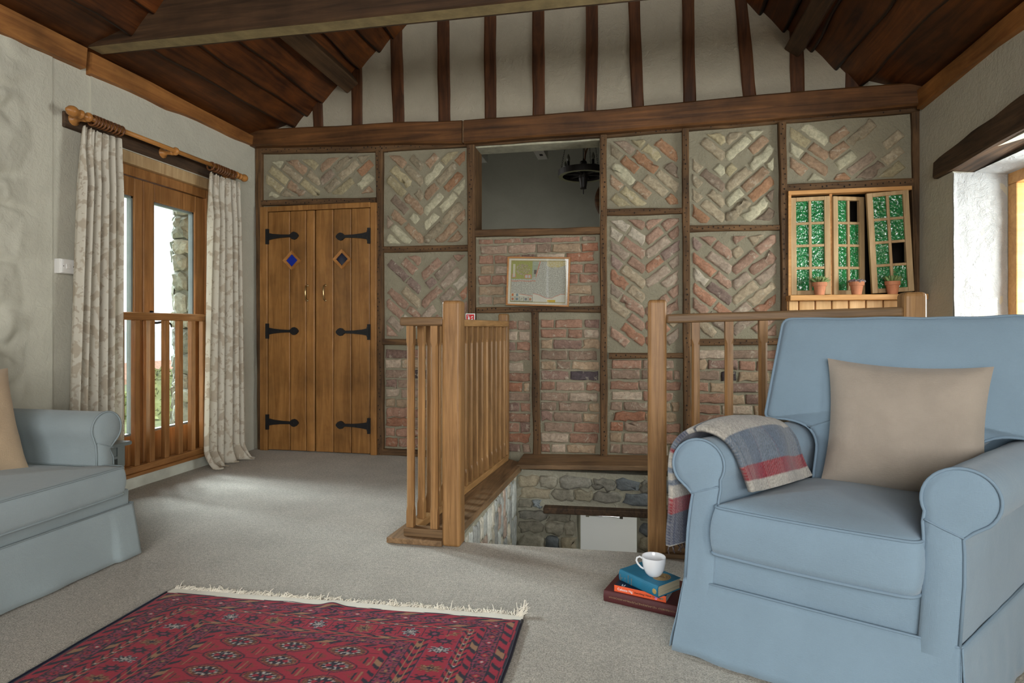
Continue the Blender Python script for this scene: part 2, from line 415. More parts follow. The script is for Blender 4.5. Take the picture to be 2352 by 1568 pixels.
# ---- right wall with two window openings
w = MB(); X0, X1 = 1.877, 2.24
w.box(X0, X1, -2.9, -2.2, -.1, 2.5); w.box(X0, X1, -1.0, 2.6, -.1, 2.5); w.box(X0, X1, 3.96, 4.6, -.1, 2.5)
w.box(X0, X1, -2.2, -1.0, -.1, .9); w.box(X0, X1, -2.2, -1.0, 2.05, 2.5); w.box(X0, X1, 2.6, 3.96, -.1, .72); w.box(X0, X1, 2.6, 3.96, 1.955, 2.5)
w.hexa([(X1, -3, 1.88), (2.72, -3, 1.80), (2.72, 4.8, 1.80), (X1, 4.8, 1.88), (X1, -3, 2.5), (2.72, -3, 1.86), (2.72, 4.8, 1.86), (X1, 4.8, 2.5)])  # unseen eave added to keep the sun off the upper window
wr = struct(w.build('wall_right', 'plaster'))
rv = MB()
rv.grid(lambda u, v: (lerp(1.872, 2.16, u), 3.955 - .008 * nz(u * 3, v * 5) - .012 * (1 - v) * nz(u * 6 + 5, v * 8) - (.02 if u < .04 else 0), lerp(.72, 1.925, v)), 26, 60)
rv.grid(lambda u, v: (lerp(1.985, 2.20, u), lerp(2.6, 3.96, v), lerp(1.925, 1.90, u)), 4, 10)
rv.build('window_reveal', 'reveal_plaster', wr, smooth=True)
# ---- rear wall with a wide window
w = MB(); w.box(-3.6, 2.3, -2.95, -2.8, -.1, .8); w.box(-3.6, -1.66, -2.95, -2.8, .8, 2.5); w.box(-1.60, -1.26, -2.95, -2.8, .8, 2.5); w.box(1.56, 2.3, -2.95, -2.8, .8, 2.5)
w.poly([(-3.6, -2.8, 2.5), (2.3, -2.8, 2.5), (-.424, -2.8, 4.45)])
struct(w.build('wall_rear', 'plaster'))
# ---- right window: hardwood casement seen at its edge
wn = thing('window_1', (2.16, 3.27, .72), None, None); struct(wn)
m = MB()
for a in ((2.16, 2.22, 2.6, 3.955, .72, .80), (2.16, 2.22, 2.6, 3.955, 1.84, 1.92), (2.16, 2.22, 2.6, 2.68, .8, 1.84), (2.16, 2.22, 3.875, 3.955, .8, 1.84), (2.165, 2.215, 3.62, 3.70, .8, 1.84), (2.165, 2.215, 3.14, 3.2, .8, 1.84)): m.box(*a)
m.build('window_frame', 'pine_orange', wn, bevel=.006)
m = MB(); m.box(2.185, 2.19, 2.68, 3.875, .8, 1.84); m.build('pane', 'clear_glass', wn)
m = MB(); m.box(1.84, 2.16, 2.6, 3.95, .70, .725); m.build('window_sill', 'pine_orange', wn, bevel=.005)

# ---- roof: two slopes of lapped waney boards running along the room
def slope(name, xa, za, xb, zb, seed, eave):
    """boards from the eaves (xa,za) up to the ridge (xb,zb)"""
    rr = random.Random(seed); m = MB(); L = math.hypot(xb - xa, zb - za); ux, uz = (xb - xa) / L, (zb - za) / L
    nx, nzz = (uz, -ux) if xa < xb else (-uz, ux)     # towards the room
    s = -.01
    while s < L - .02:
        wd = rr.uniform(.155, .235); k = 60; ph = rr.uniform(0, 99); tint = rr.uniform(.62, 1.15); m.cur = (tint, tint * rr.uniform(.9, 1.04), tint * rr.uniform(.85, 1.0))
        rows = []
        for i in range(k + 1):
            y = lerp(-2.85, 4.395, i / k)
            e0 = s - .040 + .032 * nz(y * 1.5, ph) + .013 * nz(y * 4, ph + 7); e1 = s + wd + .012
            def P(t, h): return (xa + ux * t + nx * h, y, za + uz * t + nzz * h)
            tc_ = m.cur; m.cur = tuple(c_ * .12 for c_ in tc_); r1 = [m.vert(P(e0, -.004)), m.vert(P(e0 + .002, .030)), m.vert(P(e0 + .011, .036))]; m.cur = tc_  # dark edge vertices paint the shadow line between lapped boards
            rows.append(r1 + [m.vert(P(e0 + .024, .035)), m.vert(P(lerp(e0, e1, .5), .014)), m.vert(P(e1, -.004))])
        for a, b in zip(rows, rows[1:]):
            for j in range(5): m.face((a[j], a[j + 1], b[j + 1], b[j]) if xa < xb else (a[j + 1], a[j], b[j], b[j + 1]))
        s += wd
    m.cur = (.8, .8, .8)
    ev = [(eave[0], eave[1]), (xa + ux * .03, za + uz * .03)]
    for y0, y1 in ((-2.9, -.6), (-.6, 1.9), (1.9, 4.395)):
        m.hexa([(ev[0][0], y0, ev[0][1]), (ev[0][0], y1, ev[0][1]), (ev[1][0], y1, ev[1][1]), (ev[1][0], y0, ev[1][1]), (ev[0][0], y0, ev[0][1] + .1), (ev[0][0], y1, ev[0][1] + .1), (ev[1][0], y1, ev[1][1] + .06), (ev[1][0], y0, ev[1][1] + .06)])
    o = .012
    a, b = (xa - ux * .03 - nx * o, za - uz * .03 - nzz * o), (xb + ux * .02 - nx * o, zb + uz * .02 - nzz * o)
    q = [(a[0], -2.95, a[1]), (a[0], 4.6, a[1]), (b[0], 4.6, b[1]), (b[0], -2.95, b[1])]
    m.hexa(q + [(p[0] - nx * .1, p[1], p[2] - nzz * .1) for p in q])
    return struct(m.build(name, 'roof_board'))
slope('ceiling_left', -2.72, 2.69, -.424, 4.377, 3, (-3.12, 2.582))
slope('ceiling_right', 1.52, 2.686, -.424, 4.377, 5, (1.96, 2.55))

# ---- waney boards along the top of the side walls
def waney(name, x, y0, y1, z0, z1, side, seed):
    m = MB(); k = 26; rows = []
    for i in range(k + 1):
        t = i / k; y = lerp(y0, y1, t); a = z0[0] + (z0[1] - z0[0]) * t; b = z1[0] + (z1[1] - z1[0]) * t
        a += .020 * nz(y * 2.3, seed) + .008 * nz(y * 6, seed); b += .008 * nz(y * 2, seed + 4)
        rows.append([m.vert((x, y, a)), m.vert((x + side * .045, y, a + .006)), m.vert((x + side * (.055 + .01 * nz(y * 2, seed + 2)), y, b)), m.vert((x, y, b + .02))])
    for p, q in zip(rows, rows[1:]):
        for j in range(4): m.face((p[j], p[(j + 1) % 4], q[(j + 1) % 4], q[j]))
    m.face(rows[0]); m.face(rows[-1][::-1])
    return struct(m.build(name, 'plate_wood'))
waney('trim_1', -3.085, -2.7, 2.80, (2.40, 2.476), (2.57, 2.595), 1, 1.5)
waney('trim_2', -3.085, 2.835, 4.36, (2.462, 2.498), (2.585, 2.58), 1, 8.2)
waney('trim_3', 1.89, -2.7, 4.33, (2.50, 2.450), (2.59, 2.555), -1, 4.4)

# ---- far room beyond the opening in the gable wall, and the hall under it
w = MB()
w.box(-3.6, 2.3, 7.9, 8.0, -.1, 4.6); w.box(-3.7, -3.6, 4.56, 8.0, -.1, 4.6); w.box(2.3, 2.4, 4.56, 8.0, -.1, 4.6); w.box(-3.7, 2.4, 4.56, 8.0, 4.5, 4.6); w.box(-3.7, 2.4, 4.565, 4.6, 2.61, 4.6)
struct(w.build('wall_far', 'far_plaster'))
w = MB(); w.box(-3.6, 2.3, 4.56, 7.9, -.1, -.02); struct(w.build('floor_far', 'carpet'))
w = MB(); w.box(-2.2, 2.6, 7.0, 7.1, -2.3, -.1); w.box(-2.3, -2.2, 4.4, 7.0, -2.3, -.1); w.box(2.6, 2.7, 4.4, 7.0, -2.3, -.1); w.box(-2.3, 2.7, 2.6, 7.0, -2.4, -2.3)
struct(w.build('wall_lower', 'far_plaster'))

# ---- gable wall: masonry core, brick panels, timber frame
G = MB(); Y = 4.40; T = 4.56
for a in ((-3.2, -1.2, -.1, 2.62), (-1.2, -.2, -.1, 1.735), (-1.2, -.2, 2.40, 2.62), (-.2, 1.06, -.1, 2.62), (1.06, 2.0, -.1, 1.22), (1.06, 2.0, 1.94, 2.62)): G.box(a[0], a[1], Y, T, a[2], a[3])
wb = struct(G.build('wall_back', 'mortar'))
g = MB(); tri = [(-3.2, 2.45), (2.0, 2.40), (-.416, 4.42)]
N = 40
g.grid(lambda u, v: (lerp(-3.2, 2.0, u), Y - .01 + .006 * nz(u * 14, v * 14), lerp(2.5, 4.40, v)), 60, 30)
pl = g.build('gable_plaster', 'gable_plaster', wb, smooth=True)
# trim the plaster to the roof line
import bmesh
bm = bmesh.new(); bm.from_mesh(pl.data)
for co, no in (((-.424, 0, 4.50), (-.735, 0, 1)), ((-.424, 0, 4.50), (.87, 0, 1))):
    bmesh.ops.bisect_plane(bm, geom=bm.verts[:] + bm.edges[:] + bm.faces[:], plane_co=co, plane_no=no, clear_outer=True)
bm.to_mesh(pl.data); bm.free()

BR = random.Random(21)
def hsv_pick(dark=.012, white=.11):
    t = BR.random()
    if t < white: c = (.56, .50, .40); k = BR.uniform(.85, 1.08)
    elif t < white + dark: c = (.05, .045, .05); k = BR.uniform(.8, 2.6)
    elif t < .45: c = (.41, .27, .20); k = BR.uniform(.8, 1.1)
    elif t < .70: c = (.40, .32, .25); k = BR.uniform(.75, 1.15)
    elif t < .79: c = (.43, .235, .155); k = BR.uniform(.8, 1.1)
    elif t < .92: c = (.45, .37, .26); k = BR.uniform(.85, 1.1)
    else: c = (.30, .22, .185); k = BR.uniform(.8, 1.2)
    return tuple(x * k for x in c)
def clip(poly, a, b, c):
    """keep a*x+b*z<=c"""
    out = []
    for i, p in enumerate(poly):
        q = poly[(i + 1) % len(poly)]; dp = a * p[0] + b * p[1] - c; dq = a * q[0] + b * q[1] - c
        if dp <= 0: out.append(p)
        if (dp < 0) != (dq < 0):
            t = dp / (dp - dq); out.append((p[0] + (q[0] - p[0]) * t, p[1] + (q[1] - p[1]) * t))
    return out
def area(p): return abs(sum(p[i][0] * p[(i + 1) % len(p)][1] - p[(i + 1) % len(p)][0] * p[i][1] for i in range(len(p)))) / 2
def lump(mb, poly, place, col, h, jit, seg=.035, rnd=.16):
    """a rough masonry unit: outline in wall coordinates, place(u, v, h) puts it in the room; h = how far it stands out"""
    out = []
    for i, p in enumerate(poly):
        q = poly[(i + 1) % len(poly)]; L = math.hypot(q[0] - p[0], q[1] - p[1]); n = max(1, round(L / seg))
        for j in range(n):
            t = j / n; out.append((p[0] + (q[0] - p[0]) * t + BR.gauss(0, jit), p[1] + (q[1] - p[1]) * t + BR.gauss(0, jit)))
    cx_ = sum(p[0] for p in out) / len(out); cz_ = sum(p[1] for p in out) / len(out); n = len(out)
    # inset along the short direction as well: pull each point by a fixed distance
    ir = min(max(abs(p[0] - cx_) for p in out), max(abs(p[1] - cz_) for p in out))
    rings = []
    var = BR.uniform(.85, 1.15)
    for k, (ins, hh) in enumerate(((-.10, -.006), (.0, h * .55), (rnd, h * .92), (.42, h))):
        ring = []
        for p in out:
            dx, dz = cx_ - p[0], cz_ - p[1]; L = math.hypot(dx, dz) + 1e-6; mv = min(ins * ir, L * .6)
            kk = BR.uniform(.84, 1.14); mb.cur = tuple(min(1, max(.01, c * kk)) for c in col)
            ring.append(mb.vert(place(p[0] + dx / L * mv, p[1] + dz / L * mv, hh + (BR.gauss(0, h * .06) if k > 1 else 0))))
        rings.append(ring)
    for a, b in zip(rings, rings[1:]):
        for j in range(n): mb.face((a[j], a[(j + 1) % n], b[(j + 1) % n], b[j]))
    mb.cur = col; c = mb.vert(place(cx_, cz_, h * BR.uniform(.9, 1.1)))
    for j in range(n): mb.face((rings[-1][j], rings[-1][(j + 1) % n], c))
back = lambda u, v, h: (u, 4.40 - h, v)
def ori(p):     # make counter-clockwise seen from the room (x right, z up, looking +y)
    s_ = sum(p[i][0] * p[(i + 1) % len(p)][1] - p[(i + 1) % len(p)][0] * p[i][1] for i in range(len(p)))
    return p if s_ > 0 else p[::-1]
def put_brick(mb, poly, rect, minpart=.22, col=None, full=.0125):
    x0, x1, z0, z1 = rect
    for a, b, c in ((1, 0, x1), (-1, 0, -x0), (0, 1, z1), (0, -1, -z0)): poly = clip(poly, a, b, c) if len(poly) > 2 else []
    if len(poly) < 3 or area(poly) < minpart * full: return
    h = BR.uniform(.007, .016)
    lump(mb, ori(poly), back, col or hsv_pick(), h, .0055 if BR.random() < .18 else .0024)
def chevron(x0, x1, z0, z1, axis=None, ang=40, both=True, pad=.022, miss=.03, phase=0):
    mb = MB(); rect = (x0 + pad, x1 - pad, z0 + pad, z1 - pad * 1.2); a = math.radians(ang); L, H, gap = .192, .060, .023
    ax = axis if axis is not None else (x0 + x1) / 2
    for side in ((-1, 1) if both else (-1,)):
        dx, dz = (math.cos(a), math.sin(a)) if side > 0 else (math.cos(a), -math.sin(a))
        px, pz = (-dz, dx)        # perpendicular
        step = (H + gap) / math.cos(a)
        for r in range(-14, 26):
            # row anchored on the axis
            oz = z0 + r * step + phase; ox = ax
            off = (L * .5 + gap) if r % 2 else 0
            for j in range(0, 9):
                if both:
                    s0 = side * .008 / math.cos(a) + side * (j * (L + gap)) + (side * -off * .5 if j else 0); s1 = s0 + side * (L - (off * .5 if j == 0 else 0))
                else:
                    s0 = (j - 4) * (L + gap) + off; s1 = s0 + L
                s0, s1 = min(s0, s1), max(s0, s1)
                if BR.random() < miss: continue
                cut = BR.choice((0, 0, 0, .03, .06)) if BR.random() < .5 else 0
                if BR.random() < .5: s0 += cut
                else: s1 -= cut
                tilt = BR.uniform(-.012, .012)
                pts = [(ox + dx * s + px * t, oz + dz * s + pz * t + tilt * (s - s0)) for s, t in ((s0, -H / 2), (s1, -H / 2), (s1, H / 2), (s0, H / 2))]
                if both:
                    pts = clip(pts, -side, 0, -side * ax - .006)
                    if len(pts) < 3: continue
                put_brick(mb, pts, rect, .2, (lambda c: (c[0] * .99, c[1] * 1.05, c[2] * .94))(hsv_pick(.008, .20)) if z0 > 1.6 else None)
    return mb
def courses(x0, x1, z0, z1, pad=.015, seed=0, hole=None):
    mb = MB(); rect = (x0 + pad, x1 - pad, z0 + pad, z1 - pad); z = z0 + pad + .002; r = 0
    while z < z1 - pad - .03:
        H = BR.uniform(.058, .066); x = x0 + pad + (.0 if r % 2 else -.11) + BR.uniform(-.03, .03)
        while x < x1:
            L = BR.choice((.205, .205, .2, .1, .21)); sl = BR.uniform(-.004, .004)
            put_brick(mb, [(x, z), (x + L, z + sl), (x + L, z + H + sl), (x, z + H)], rect, .2, (lambda c: (c[0] * .92, c[1] * .83, c[2] * .80))(hsv_pick(.016, .09)))
            x += L + BR.uniform(.012, .02)
        z += H + BR.uniform(.013, .019); r += 1
    return mb
for a in ((-3.0, -1.995, 2.07, 2.415, -2.49, 38), (-1.93, -1.243, 1.655, 2.40, -1.60, 44), (-1.93, -1.228, .925, 1.60, -1.62, 42),
          (-.168, .355, .83, 1.822, .10, 38), (.41, .998, 1.742, 2.415, .655, 41), (.415, 1.012, .93, 1.682, .70, 40), (1.062, 1.835, 2.003, 2.44, 1.33, 38)):
    chevron(*a[:4], axis=a[4], ang=a[5], phase=BR.uniform(0, .08)).build('brick_panel', 'brick', wb, smooth=True)
chevron(-.168, .352, 1.88, 2.405, axis=.1, ang=42, both=False).build('brick_panel', 'brick', wb, smooth=True)
for a in ((-1.93, -1.225, .05, .87), (-1.17, -.74, .05, 1.12), (-1.165, -.226, 1.17, 1.70), (-.68, -.22, .06, 1.12), (-.165, .36, .07, .785), (.42, 1.03, .07, .88)):
    courses(*a).build('brick_panel', 'brick', wb, smooth=True)

def timber(name, s0, s1, e0, e1, yf, mat, holes=False, n=None, jit=.006, depth=None):
    """wall timber between two start points s0,s1 and two end points e0,e1 (x,z); front face at y = yf"""
    mb = MB(); L = math.hypot(e0[0] - s0[0], e0[1] - s0[1]); n = n or max(3, int(L / .07)); sd = BR.uniform(0, 99); rows = []
    horiz = abs(e0[0] - s0[0]) > abs(e0[1] - s0[1]); yb = depth or 4.42
    for i in range(n + 1):
        t = i / n; a = (lerp(s0[0], e0[0], t), lerp(s0[1], e0[1], t)); b = (lerp(s1[0], e1[0], t), lerp(s1[1], e1[1], t))
        ja, jb = jit * nz(t * L * 4, sd), jit * nz(t * L * 4, sd + 5)
        if horiz: a = (a[0], a[1] + ja); b = (b[0], b[1] + jb)
        else: a = (a[0] + ja, a[1]); b = (b[0] + jb, b[1])
        y = yf + .004 * nz(t * L * 3, sd + 9)
        c = .12
        a2 = (lerp(a[0], b[0], c), lerp(a[1], b[1], c)); b2 = (lerp(a[0], b[0], 1 - c), lerp(a[1], b[1], 1 - c))
        rows.append([mb.vert((a[0], yb, a[1])), mb.vert((a[0], y + .006, a[1])), mb.vert((a2[0], y, a2[1])), mb.vert((b2[0], y, b2[1])), mb.vert((b[0], y + .006, b[1])), mb.vert((b[0], yb, b[1]))])
    for p, q in zip(rows, rows[1:]):
        for j in range(5): mb.face((p[j], q[j], q[j + 1], p[j + 1]))
    mb.face(rows[0]); mb.face(rows[-1][::-1])
    if holes:
        mb.m = 1; k = int(L / .034)
        for i in range(k):
            t = (i + .5 + BR.uniform(-.12, .12)) / k
            if BR.random() < .12: continue
            cx_ = lerp((s0[0] + s1[0]) / 2, (e0[0] + e1[0]) / 2, t); cz_ = lerp((s0[1] + s1[1]) / 2, (e0[1] + e1[1]) / 2, t)
            w = BR.uniform(-.012, .012); r = BR.uniform(.0028, .0055)
            if horiz: cz_ += w
            else: cx_ += w
            mb.poly([(cx_ + r * math.cos(q * 1.047), yf - .0045, cz_ + r * 1.3 * math.sin(q * 1.047)) for q in range(6)])
        mb.m = 0
        return mb.build(name, [mat, 'dark_hole'], wb)
    return mb.build(name, mat, wb)
VP, HP = 'frame_oak', 'frame_oak_x'
P_ = 4.37
timber('timber_post', (-3.068, 2.5), (-3.005, 2.5), (-3.045, 0), (-3.005, 0), P_, VP)
timber('timber_post', (-1.992, 2.42), (-1.935, 2.42), (-1.974, 0), (-1.928, 0), P_ - .01, VP, True)
timber('timber_post', (-1.238, 2.43), (-1.178, 2.43), (-1.22, .05), (-1.17, .05), P_ - .015, VP, True)
timber('timber_post', (-.227, 2.43), (-.177, 2.43), (-.221, .06), (-.171, .06), P_ - .015, VP, True)
timber('timber_post', (.356, 2.43), (.402, 2.43), (.367, .06), (.422, .06), P_ - .01, VP, True)
timber('timber_post', (1.001, 2.43), (1.050, 2.43), (1.022, 1.12), (1.070, 1.12), P_ - .015, VP, True)
timber('timber_post', (-.739, 1.13), (-.686, 1.13), (-.725, .05), (-.666, .05), P_, VP, True)
timber('timber_post', (1.832, 2.46), (1.885, 2.46), (1.862, 1.20), (1.925, 1.20), P_, VP)
timber('timber_post', (1.832, 1.96), (1.850, 1.96), (1.855, 1.20), (1.870, 1.20), P_ + .01, VP)
for a, b, c, d, h in (((-3.007, 2.405 + .048), (-3.007, 2.5), (-1.9, 2.405), (-1.9, 2.46), 1), ((-1.95, 2.406), (-1.95, 2.462), (-.19, 2.404), (-.19, 2.45), 1), ((-.19, 2.405), (-.19, 2.448), (1.88, 2.442), (1.88, 2.486), 1),
                      ((-3.007, 2.02), (-3.007, 2.066), (-1.99, 1.998), (-1.99, 2.046), 1), ((-1.94, 1.606), (-1.94, 1.652), (-1.225, 1.600), (-1.225, 1.648), 1), ((-1.175, 1.706), (-1.175, 1.76), (-.225, 1.698), (-.225, 1.748), 0),
                      ((-1.165, 1.124), (-1.165, 1.166), (-.222, 1.122), (-.222, 1.168), 1), ((-.174, 1.834), (-.174, 1.878), (.358, 1.824), (.358, 1.868), 1), ((.41, 1.692), (.41, 1.742), (1.01, 1.684), (1.01, 1.724), 1),
                      ((1.055, 1.945), (1.055, 2.0), (1.84, 1.943), (1.84, 2.004), 1), ((-1.93, .873), (-1.93, .921), (-1.225, .873), (-1.225, .921), 0), ((-.16, .78), (-.16, .82), (.365, .788), (.365, .826), 1), ((.415, .88), (.415, .926), (1.02, .89), (1.02, .934), 1),
                      ((-1.93, 0), (-1.93, .05), (-1.0, 0), (-1.0, .05), 0)):
    timber('timber_rail', a, b, c, d, P_ - (.004 if h else .01), HP, bool(h))
for a, b, c, d in (((-2.54, 2.6), (-2.452, 2.6), (-2.56, 2.86), (-2.47, 2.92)), ((-2.206, 2.6), (-2.114, 2.6), (-2.206, 3.08), (-2.114, 3.14)), ((-1.852, 2.6), (-1.756, 2.6), (-1.872, 3.3), (-1.776, 3.36)), ((-1.474, 2.6), (-1.377, 2.6), (-1.487, 3.58), (-1.390, 3.64)),
                   ((-1.103, 2.6), (-1.011, 2.6), (-1.106, 3.84), (-1.015, 3.9)), ((-.73, 2.6), (-.637, 2.6), (-.735, 4.1), (-.644, 4.15)), ((.005, 2.6), (.094, 2.6), (-.05, 4.0), (.04, 3.94)), ((.367, 2.6), (.452, 2.6), (.352, 3.68), (.437, 3.6)),
                   ((.775, 2.6), (.862, 2.6), (.705, 3.39), (.797, 3.31)), ((1.083, 2.6), (1.174, 2.6), (1.073, 3.10), (1.163, 3.02)), ((1.432, 2.6), (1.525, 2.6), (1.43, 2.80), (1.509, 2.75))):
    timber('gable_stud', a, b, c, d, 4.375, 'stud_wood', jit=.008)
# one stud is bowed
mb = MB(); rows = []
for i in range(19):
    t = i / 18; z = lerp(2.6, 4.2, t); o = -.342 + .035 * math.sin(t * 3.1) * .9 - .04 * t
    rows.append([mb.vert((o, 4.42, z)), mb.vert((o, 4.372, z)), mb.vert((o + .088, 4.372, z)), mb.vert((o + .088, 4.42, z))])
for p, q in zip(rows, rows[1:]):
    for j in range(3): mb.face((p[j], q[j], q[j + 1], p[j + 1]))
mb.build('gable_stud', 'stud_wood', wb)
# limewashed lining round the opening
mb = MB(); mb.box(-1.178, -.222, 4.39, 4.56, 2.392, 2.41); mb.box(-.230, -.222, 4.40, 4.57, 1.75, 2.38); mb.build('opening_lining', 'limewash', wb)
mb = MB(); mb.box(-1.2, -1.173, 4.385, 4.57, 1.75, 2.40); mb.build('opening_jamb', 'frame_oak', wb)

# ---- beams
def rough_beam(name, y0, y1, pts_lo, pts_hi, mat, label, cat='beam'):
    mb = MB(); n = 60; rows = []; xs = [p[0] for p in pts_lo]
    zl = lambda x: float(np.interp(x, xs, [p[1] for p in pts_lo])); zh = lambda x: float(np.interp(x, xs, [p[1] for p in pts_hi]))
    for i in range(n + 1):
        x = lerp(xs[0], xs[-1], i / n); a, b = zl(x) + .006 * nz(x * 2, 3), zh(x) + .006 * nz(x * 2, 7); y = y0 + .005 * nz(x * 2, 11); c = .012
        rows.append([mb.vert(p) for p in ((x, y1, a), (x, y + c, a), (x, y, a + c), (x, y, b - c), (x, y + c, b), (x, y1, b))])
    for p, q in zip(rows, rows[1:]):
        for j in range(6): mb.face((p[j], p[(j + 1) % 6], q[(j + 1) % 6], q[j]))
    mb.face(rows[0][::-1]); mb.face(rows[-1])
    return tag(mb.build(name, mat), label, cat)
rough_beam('gable_beam', 4.30, 4.40, [(-3.08, 2.500), (-2.0, 2.452), (-1.262, 2.415)], [(-3.08, 2.632), (-2.19, 2.612), (-1.262, 2.586)], 'beam_wood', 'short dark end of the brown beam above the plank cupboard doors')
rough_beam('gable_beam', 4.30, 4.40, [(-1.245, 2.412), (-.154, 2.422), (.907, 2.440), (1.90, 2.466)], [(-1.245, 2.586), (-.154, 2.588), (.907, 2.613), (1.90, 2.620)], 'beam_wood', 'long reddish brown beam running above the brick panels to the right wall')
mb = MB(); mb.box(-1.266, -1.243, 4.325, 4.40, 2.42, 2.585); tag(mb.build('joint_block', 'sill_oak'), 'pale wood strip filling the joint between the two gable beams', 'wood block')
mb = MB(); n = 50; rows = []
for i in range(n + 1):
    x = lerp(-3.09, 1.95, i / n); zb = 2.607 - .021 * (x + 3.06) / 2.84 if x < -.2 else 2.585
    z0 = zb + .005 * nz(x * 1.7, 4)
    rows.append([mb.vert(p) for p in ((x, 2.90, z0), (x, 2.81, z0 + .0), (x, 2.80, z0 + .006), (x, 2.80, z0 + .34), (x, 2.95, z0 + .34), (x, 2.95, z0 + .02))])
for p, q in zip(rows, rows[1:]):
    for j in range(6): mb.m = 1 if j == 0 else 0; mb.face((p[j], p[(j + 1) % 6], q[(j + 1) % 6], q[j]))  # bottom faces take the painted bounce light
mb.m = 0; mb.face(rows[0][::-1]); mb.face(rows[-1])
tag(mb.build('tie_beam', ['tie_wood', 'tie_lit_underside']), 'huge dark tie beam crossing the room high up in front', 'beam')
def purlin(label, c, ang, w=.125, h=.15):
    mb = MB(); ca_, sa_ = math.cos(ang), math.sin(ang)
    q = [(c[0] + ca_ * a - sa_ * b, c[1] + sa_ * a + ca_ * b) for a, b in ((-w / 2, -h / 2), (w / 2, -h / 2), (w / 2, h / 2), (-w / 2, h / 2))]
    mb.hexa([(p[0], -2.8, p[1]) for p in q][:4] + [(p[0], 4.39, p[1]) for p in q][:4])
    return tag(mb.build('purlin', 'purlin_wood', bevel=.01), label, 'beam')
purlin('dark square roof timber under the left slope, ending on the gable wall', (-2.235, 2.99), math.radians(34.6))
purlin('dark square roof timber under the right slope, ending on the gable wall', (1.13, 2.965), math.radians(-39.4), .115, .15)
# ---- lintel over the right window: thick waney timber
mb = MB(); n = 24; rows = []
for i in range(n + 1):
    y = lerp(4.13, 2.45, i / n); zb = 1.934 + .03 * min(1, (4.13 - y) / .8) + .006 * nz(y * 3, 2); zt = np.interp(y, [2.45, 3.3, 3.9, 4.08, 4.13], [2.19, 2.14, 2.085, 2.062, 2.05]) + .010 * nz(y * 5, 5)
    x = 1.845 + .006 * nz(y * 3, 8)
    rows.append([mb.vert(p) for p in ((1.99, y, zb - .012), (x + .008, y, zb), (x, y, zb + .012), (x + .004, y, zt - .015), (x + .03, y, zt), (1.99, y, zt))])
for p, q in zip(rows, rows[1:]):
    for j in range(6): mb.face((p[j], q[j], q[(j + 1) % 6], p[(j + 1) % 6]))
mb.face(rows[0]); mb.face(rows[-1][::-1])
tag(mb.build('window_lintel', 'lintel_wood'), 'thick dark timber lintel over the deep window in the right wall', 'beam')

# ---- stairwell: rubble walls, oak ledges, stairs
mb = MB()
mb.box(-.80, -.372, 4.12, 4.42, -2.3, .0); mb.box(-.372, .04, 4.12, 4.42, -.283, .0); mb.box(.04, 1.2, 4.12, 4.42, -2.3, .0)
mb.box(-.985, -.80, 2.66, 4.42, -2.3, -.004); mb.box(1.16, 1.3, 2.72, 4.42, -2.3, 0); mb.box(-.8, 1.2, 2.5, 2.64, -2.3, -.12)
ws = struct(mb.build('wall_stairwell', 'stone_mortar'))
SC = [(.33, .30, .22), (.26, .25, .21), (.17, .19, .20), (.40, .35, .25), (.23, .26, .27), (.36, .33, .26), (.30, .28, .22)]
def rubble(u0, u1, v0, v1, place, cols, hmin, hmax, wmin, wmax, h, skip=None, vertical=False, rnd=.3):
    mb = MB(); a, a1 = (v0, v1) if not vertical else (u0, u1); 
    while a < a1 - .02:
        H = min(BR.uniform(hmin, hmax), a1 - a); b, b1 = (u0, u1) if not vertical else (v0, v1)
        while b < b1:
            Wd = BR.uniform(wmin, wmax); g = .004
            q = []
            n = BR.choice((12, 14, 16, 18)); ph = BR.uniform(0, 6)
            for i in range(n):
                t = ph + 2 * math.pi * i / n; ce, se = math.cos(t), math.sin(t); k = max(abs(ce), abs(se)) ** .98 * BR.uniform(.96, 1.13)
                q.append((b + Wd / 2 + ce / k * (Wd / 2 - g), a + H / 2 + se / k * (H / 2 - g)))
            if vertical: q = [(p[1], p[0]) for p in q]
            q = [(min(max(p[0], u0), u1), min(max(p[1], v0), v1)) for p in q]
            cu, cv = sum(p[0] for p in q) / n, sum(p[1] for p in q) / n
            if not (skip and skip(cu, cv)) and area(q) > .0015:
                lump(mb, ori(q), place, (lambda c, k: tuple(x * k for x in c))(BR.choice(cols), BR.uniform(.8, 1.15)), BR.uniform(.4, 1.1) * h, .006, .045, rnd)
            b += Wd
        a += H
    return mb
stone = lambda u, v, h: (u, 4.12 - h, v)
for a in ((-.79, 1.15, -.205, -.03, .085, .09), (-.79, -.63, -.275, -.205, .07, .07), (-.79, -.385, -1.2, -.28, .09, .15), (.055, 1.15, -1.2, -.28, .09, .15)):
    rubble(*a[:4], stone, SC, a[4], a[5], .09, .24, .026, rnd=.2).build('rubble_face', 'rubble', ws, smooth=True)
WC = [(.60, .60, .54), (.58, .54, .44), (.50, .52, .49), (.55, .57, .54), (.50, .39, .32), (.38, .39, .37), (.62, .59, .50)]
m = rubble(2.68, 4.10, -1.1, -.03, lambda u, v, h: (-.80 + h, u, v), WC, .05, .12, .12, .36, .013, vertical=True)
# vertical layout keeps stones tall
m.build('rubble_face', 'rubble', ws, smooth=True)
mb = MB(); mb.bar((-.60, 4.10, -.262), (.35, 4.10, -.245), .10, .042, up=(0, 0, 1)); mb.build('timber_lintel', 'lintel_wood', ws, bevel=.006)
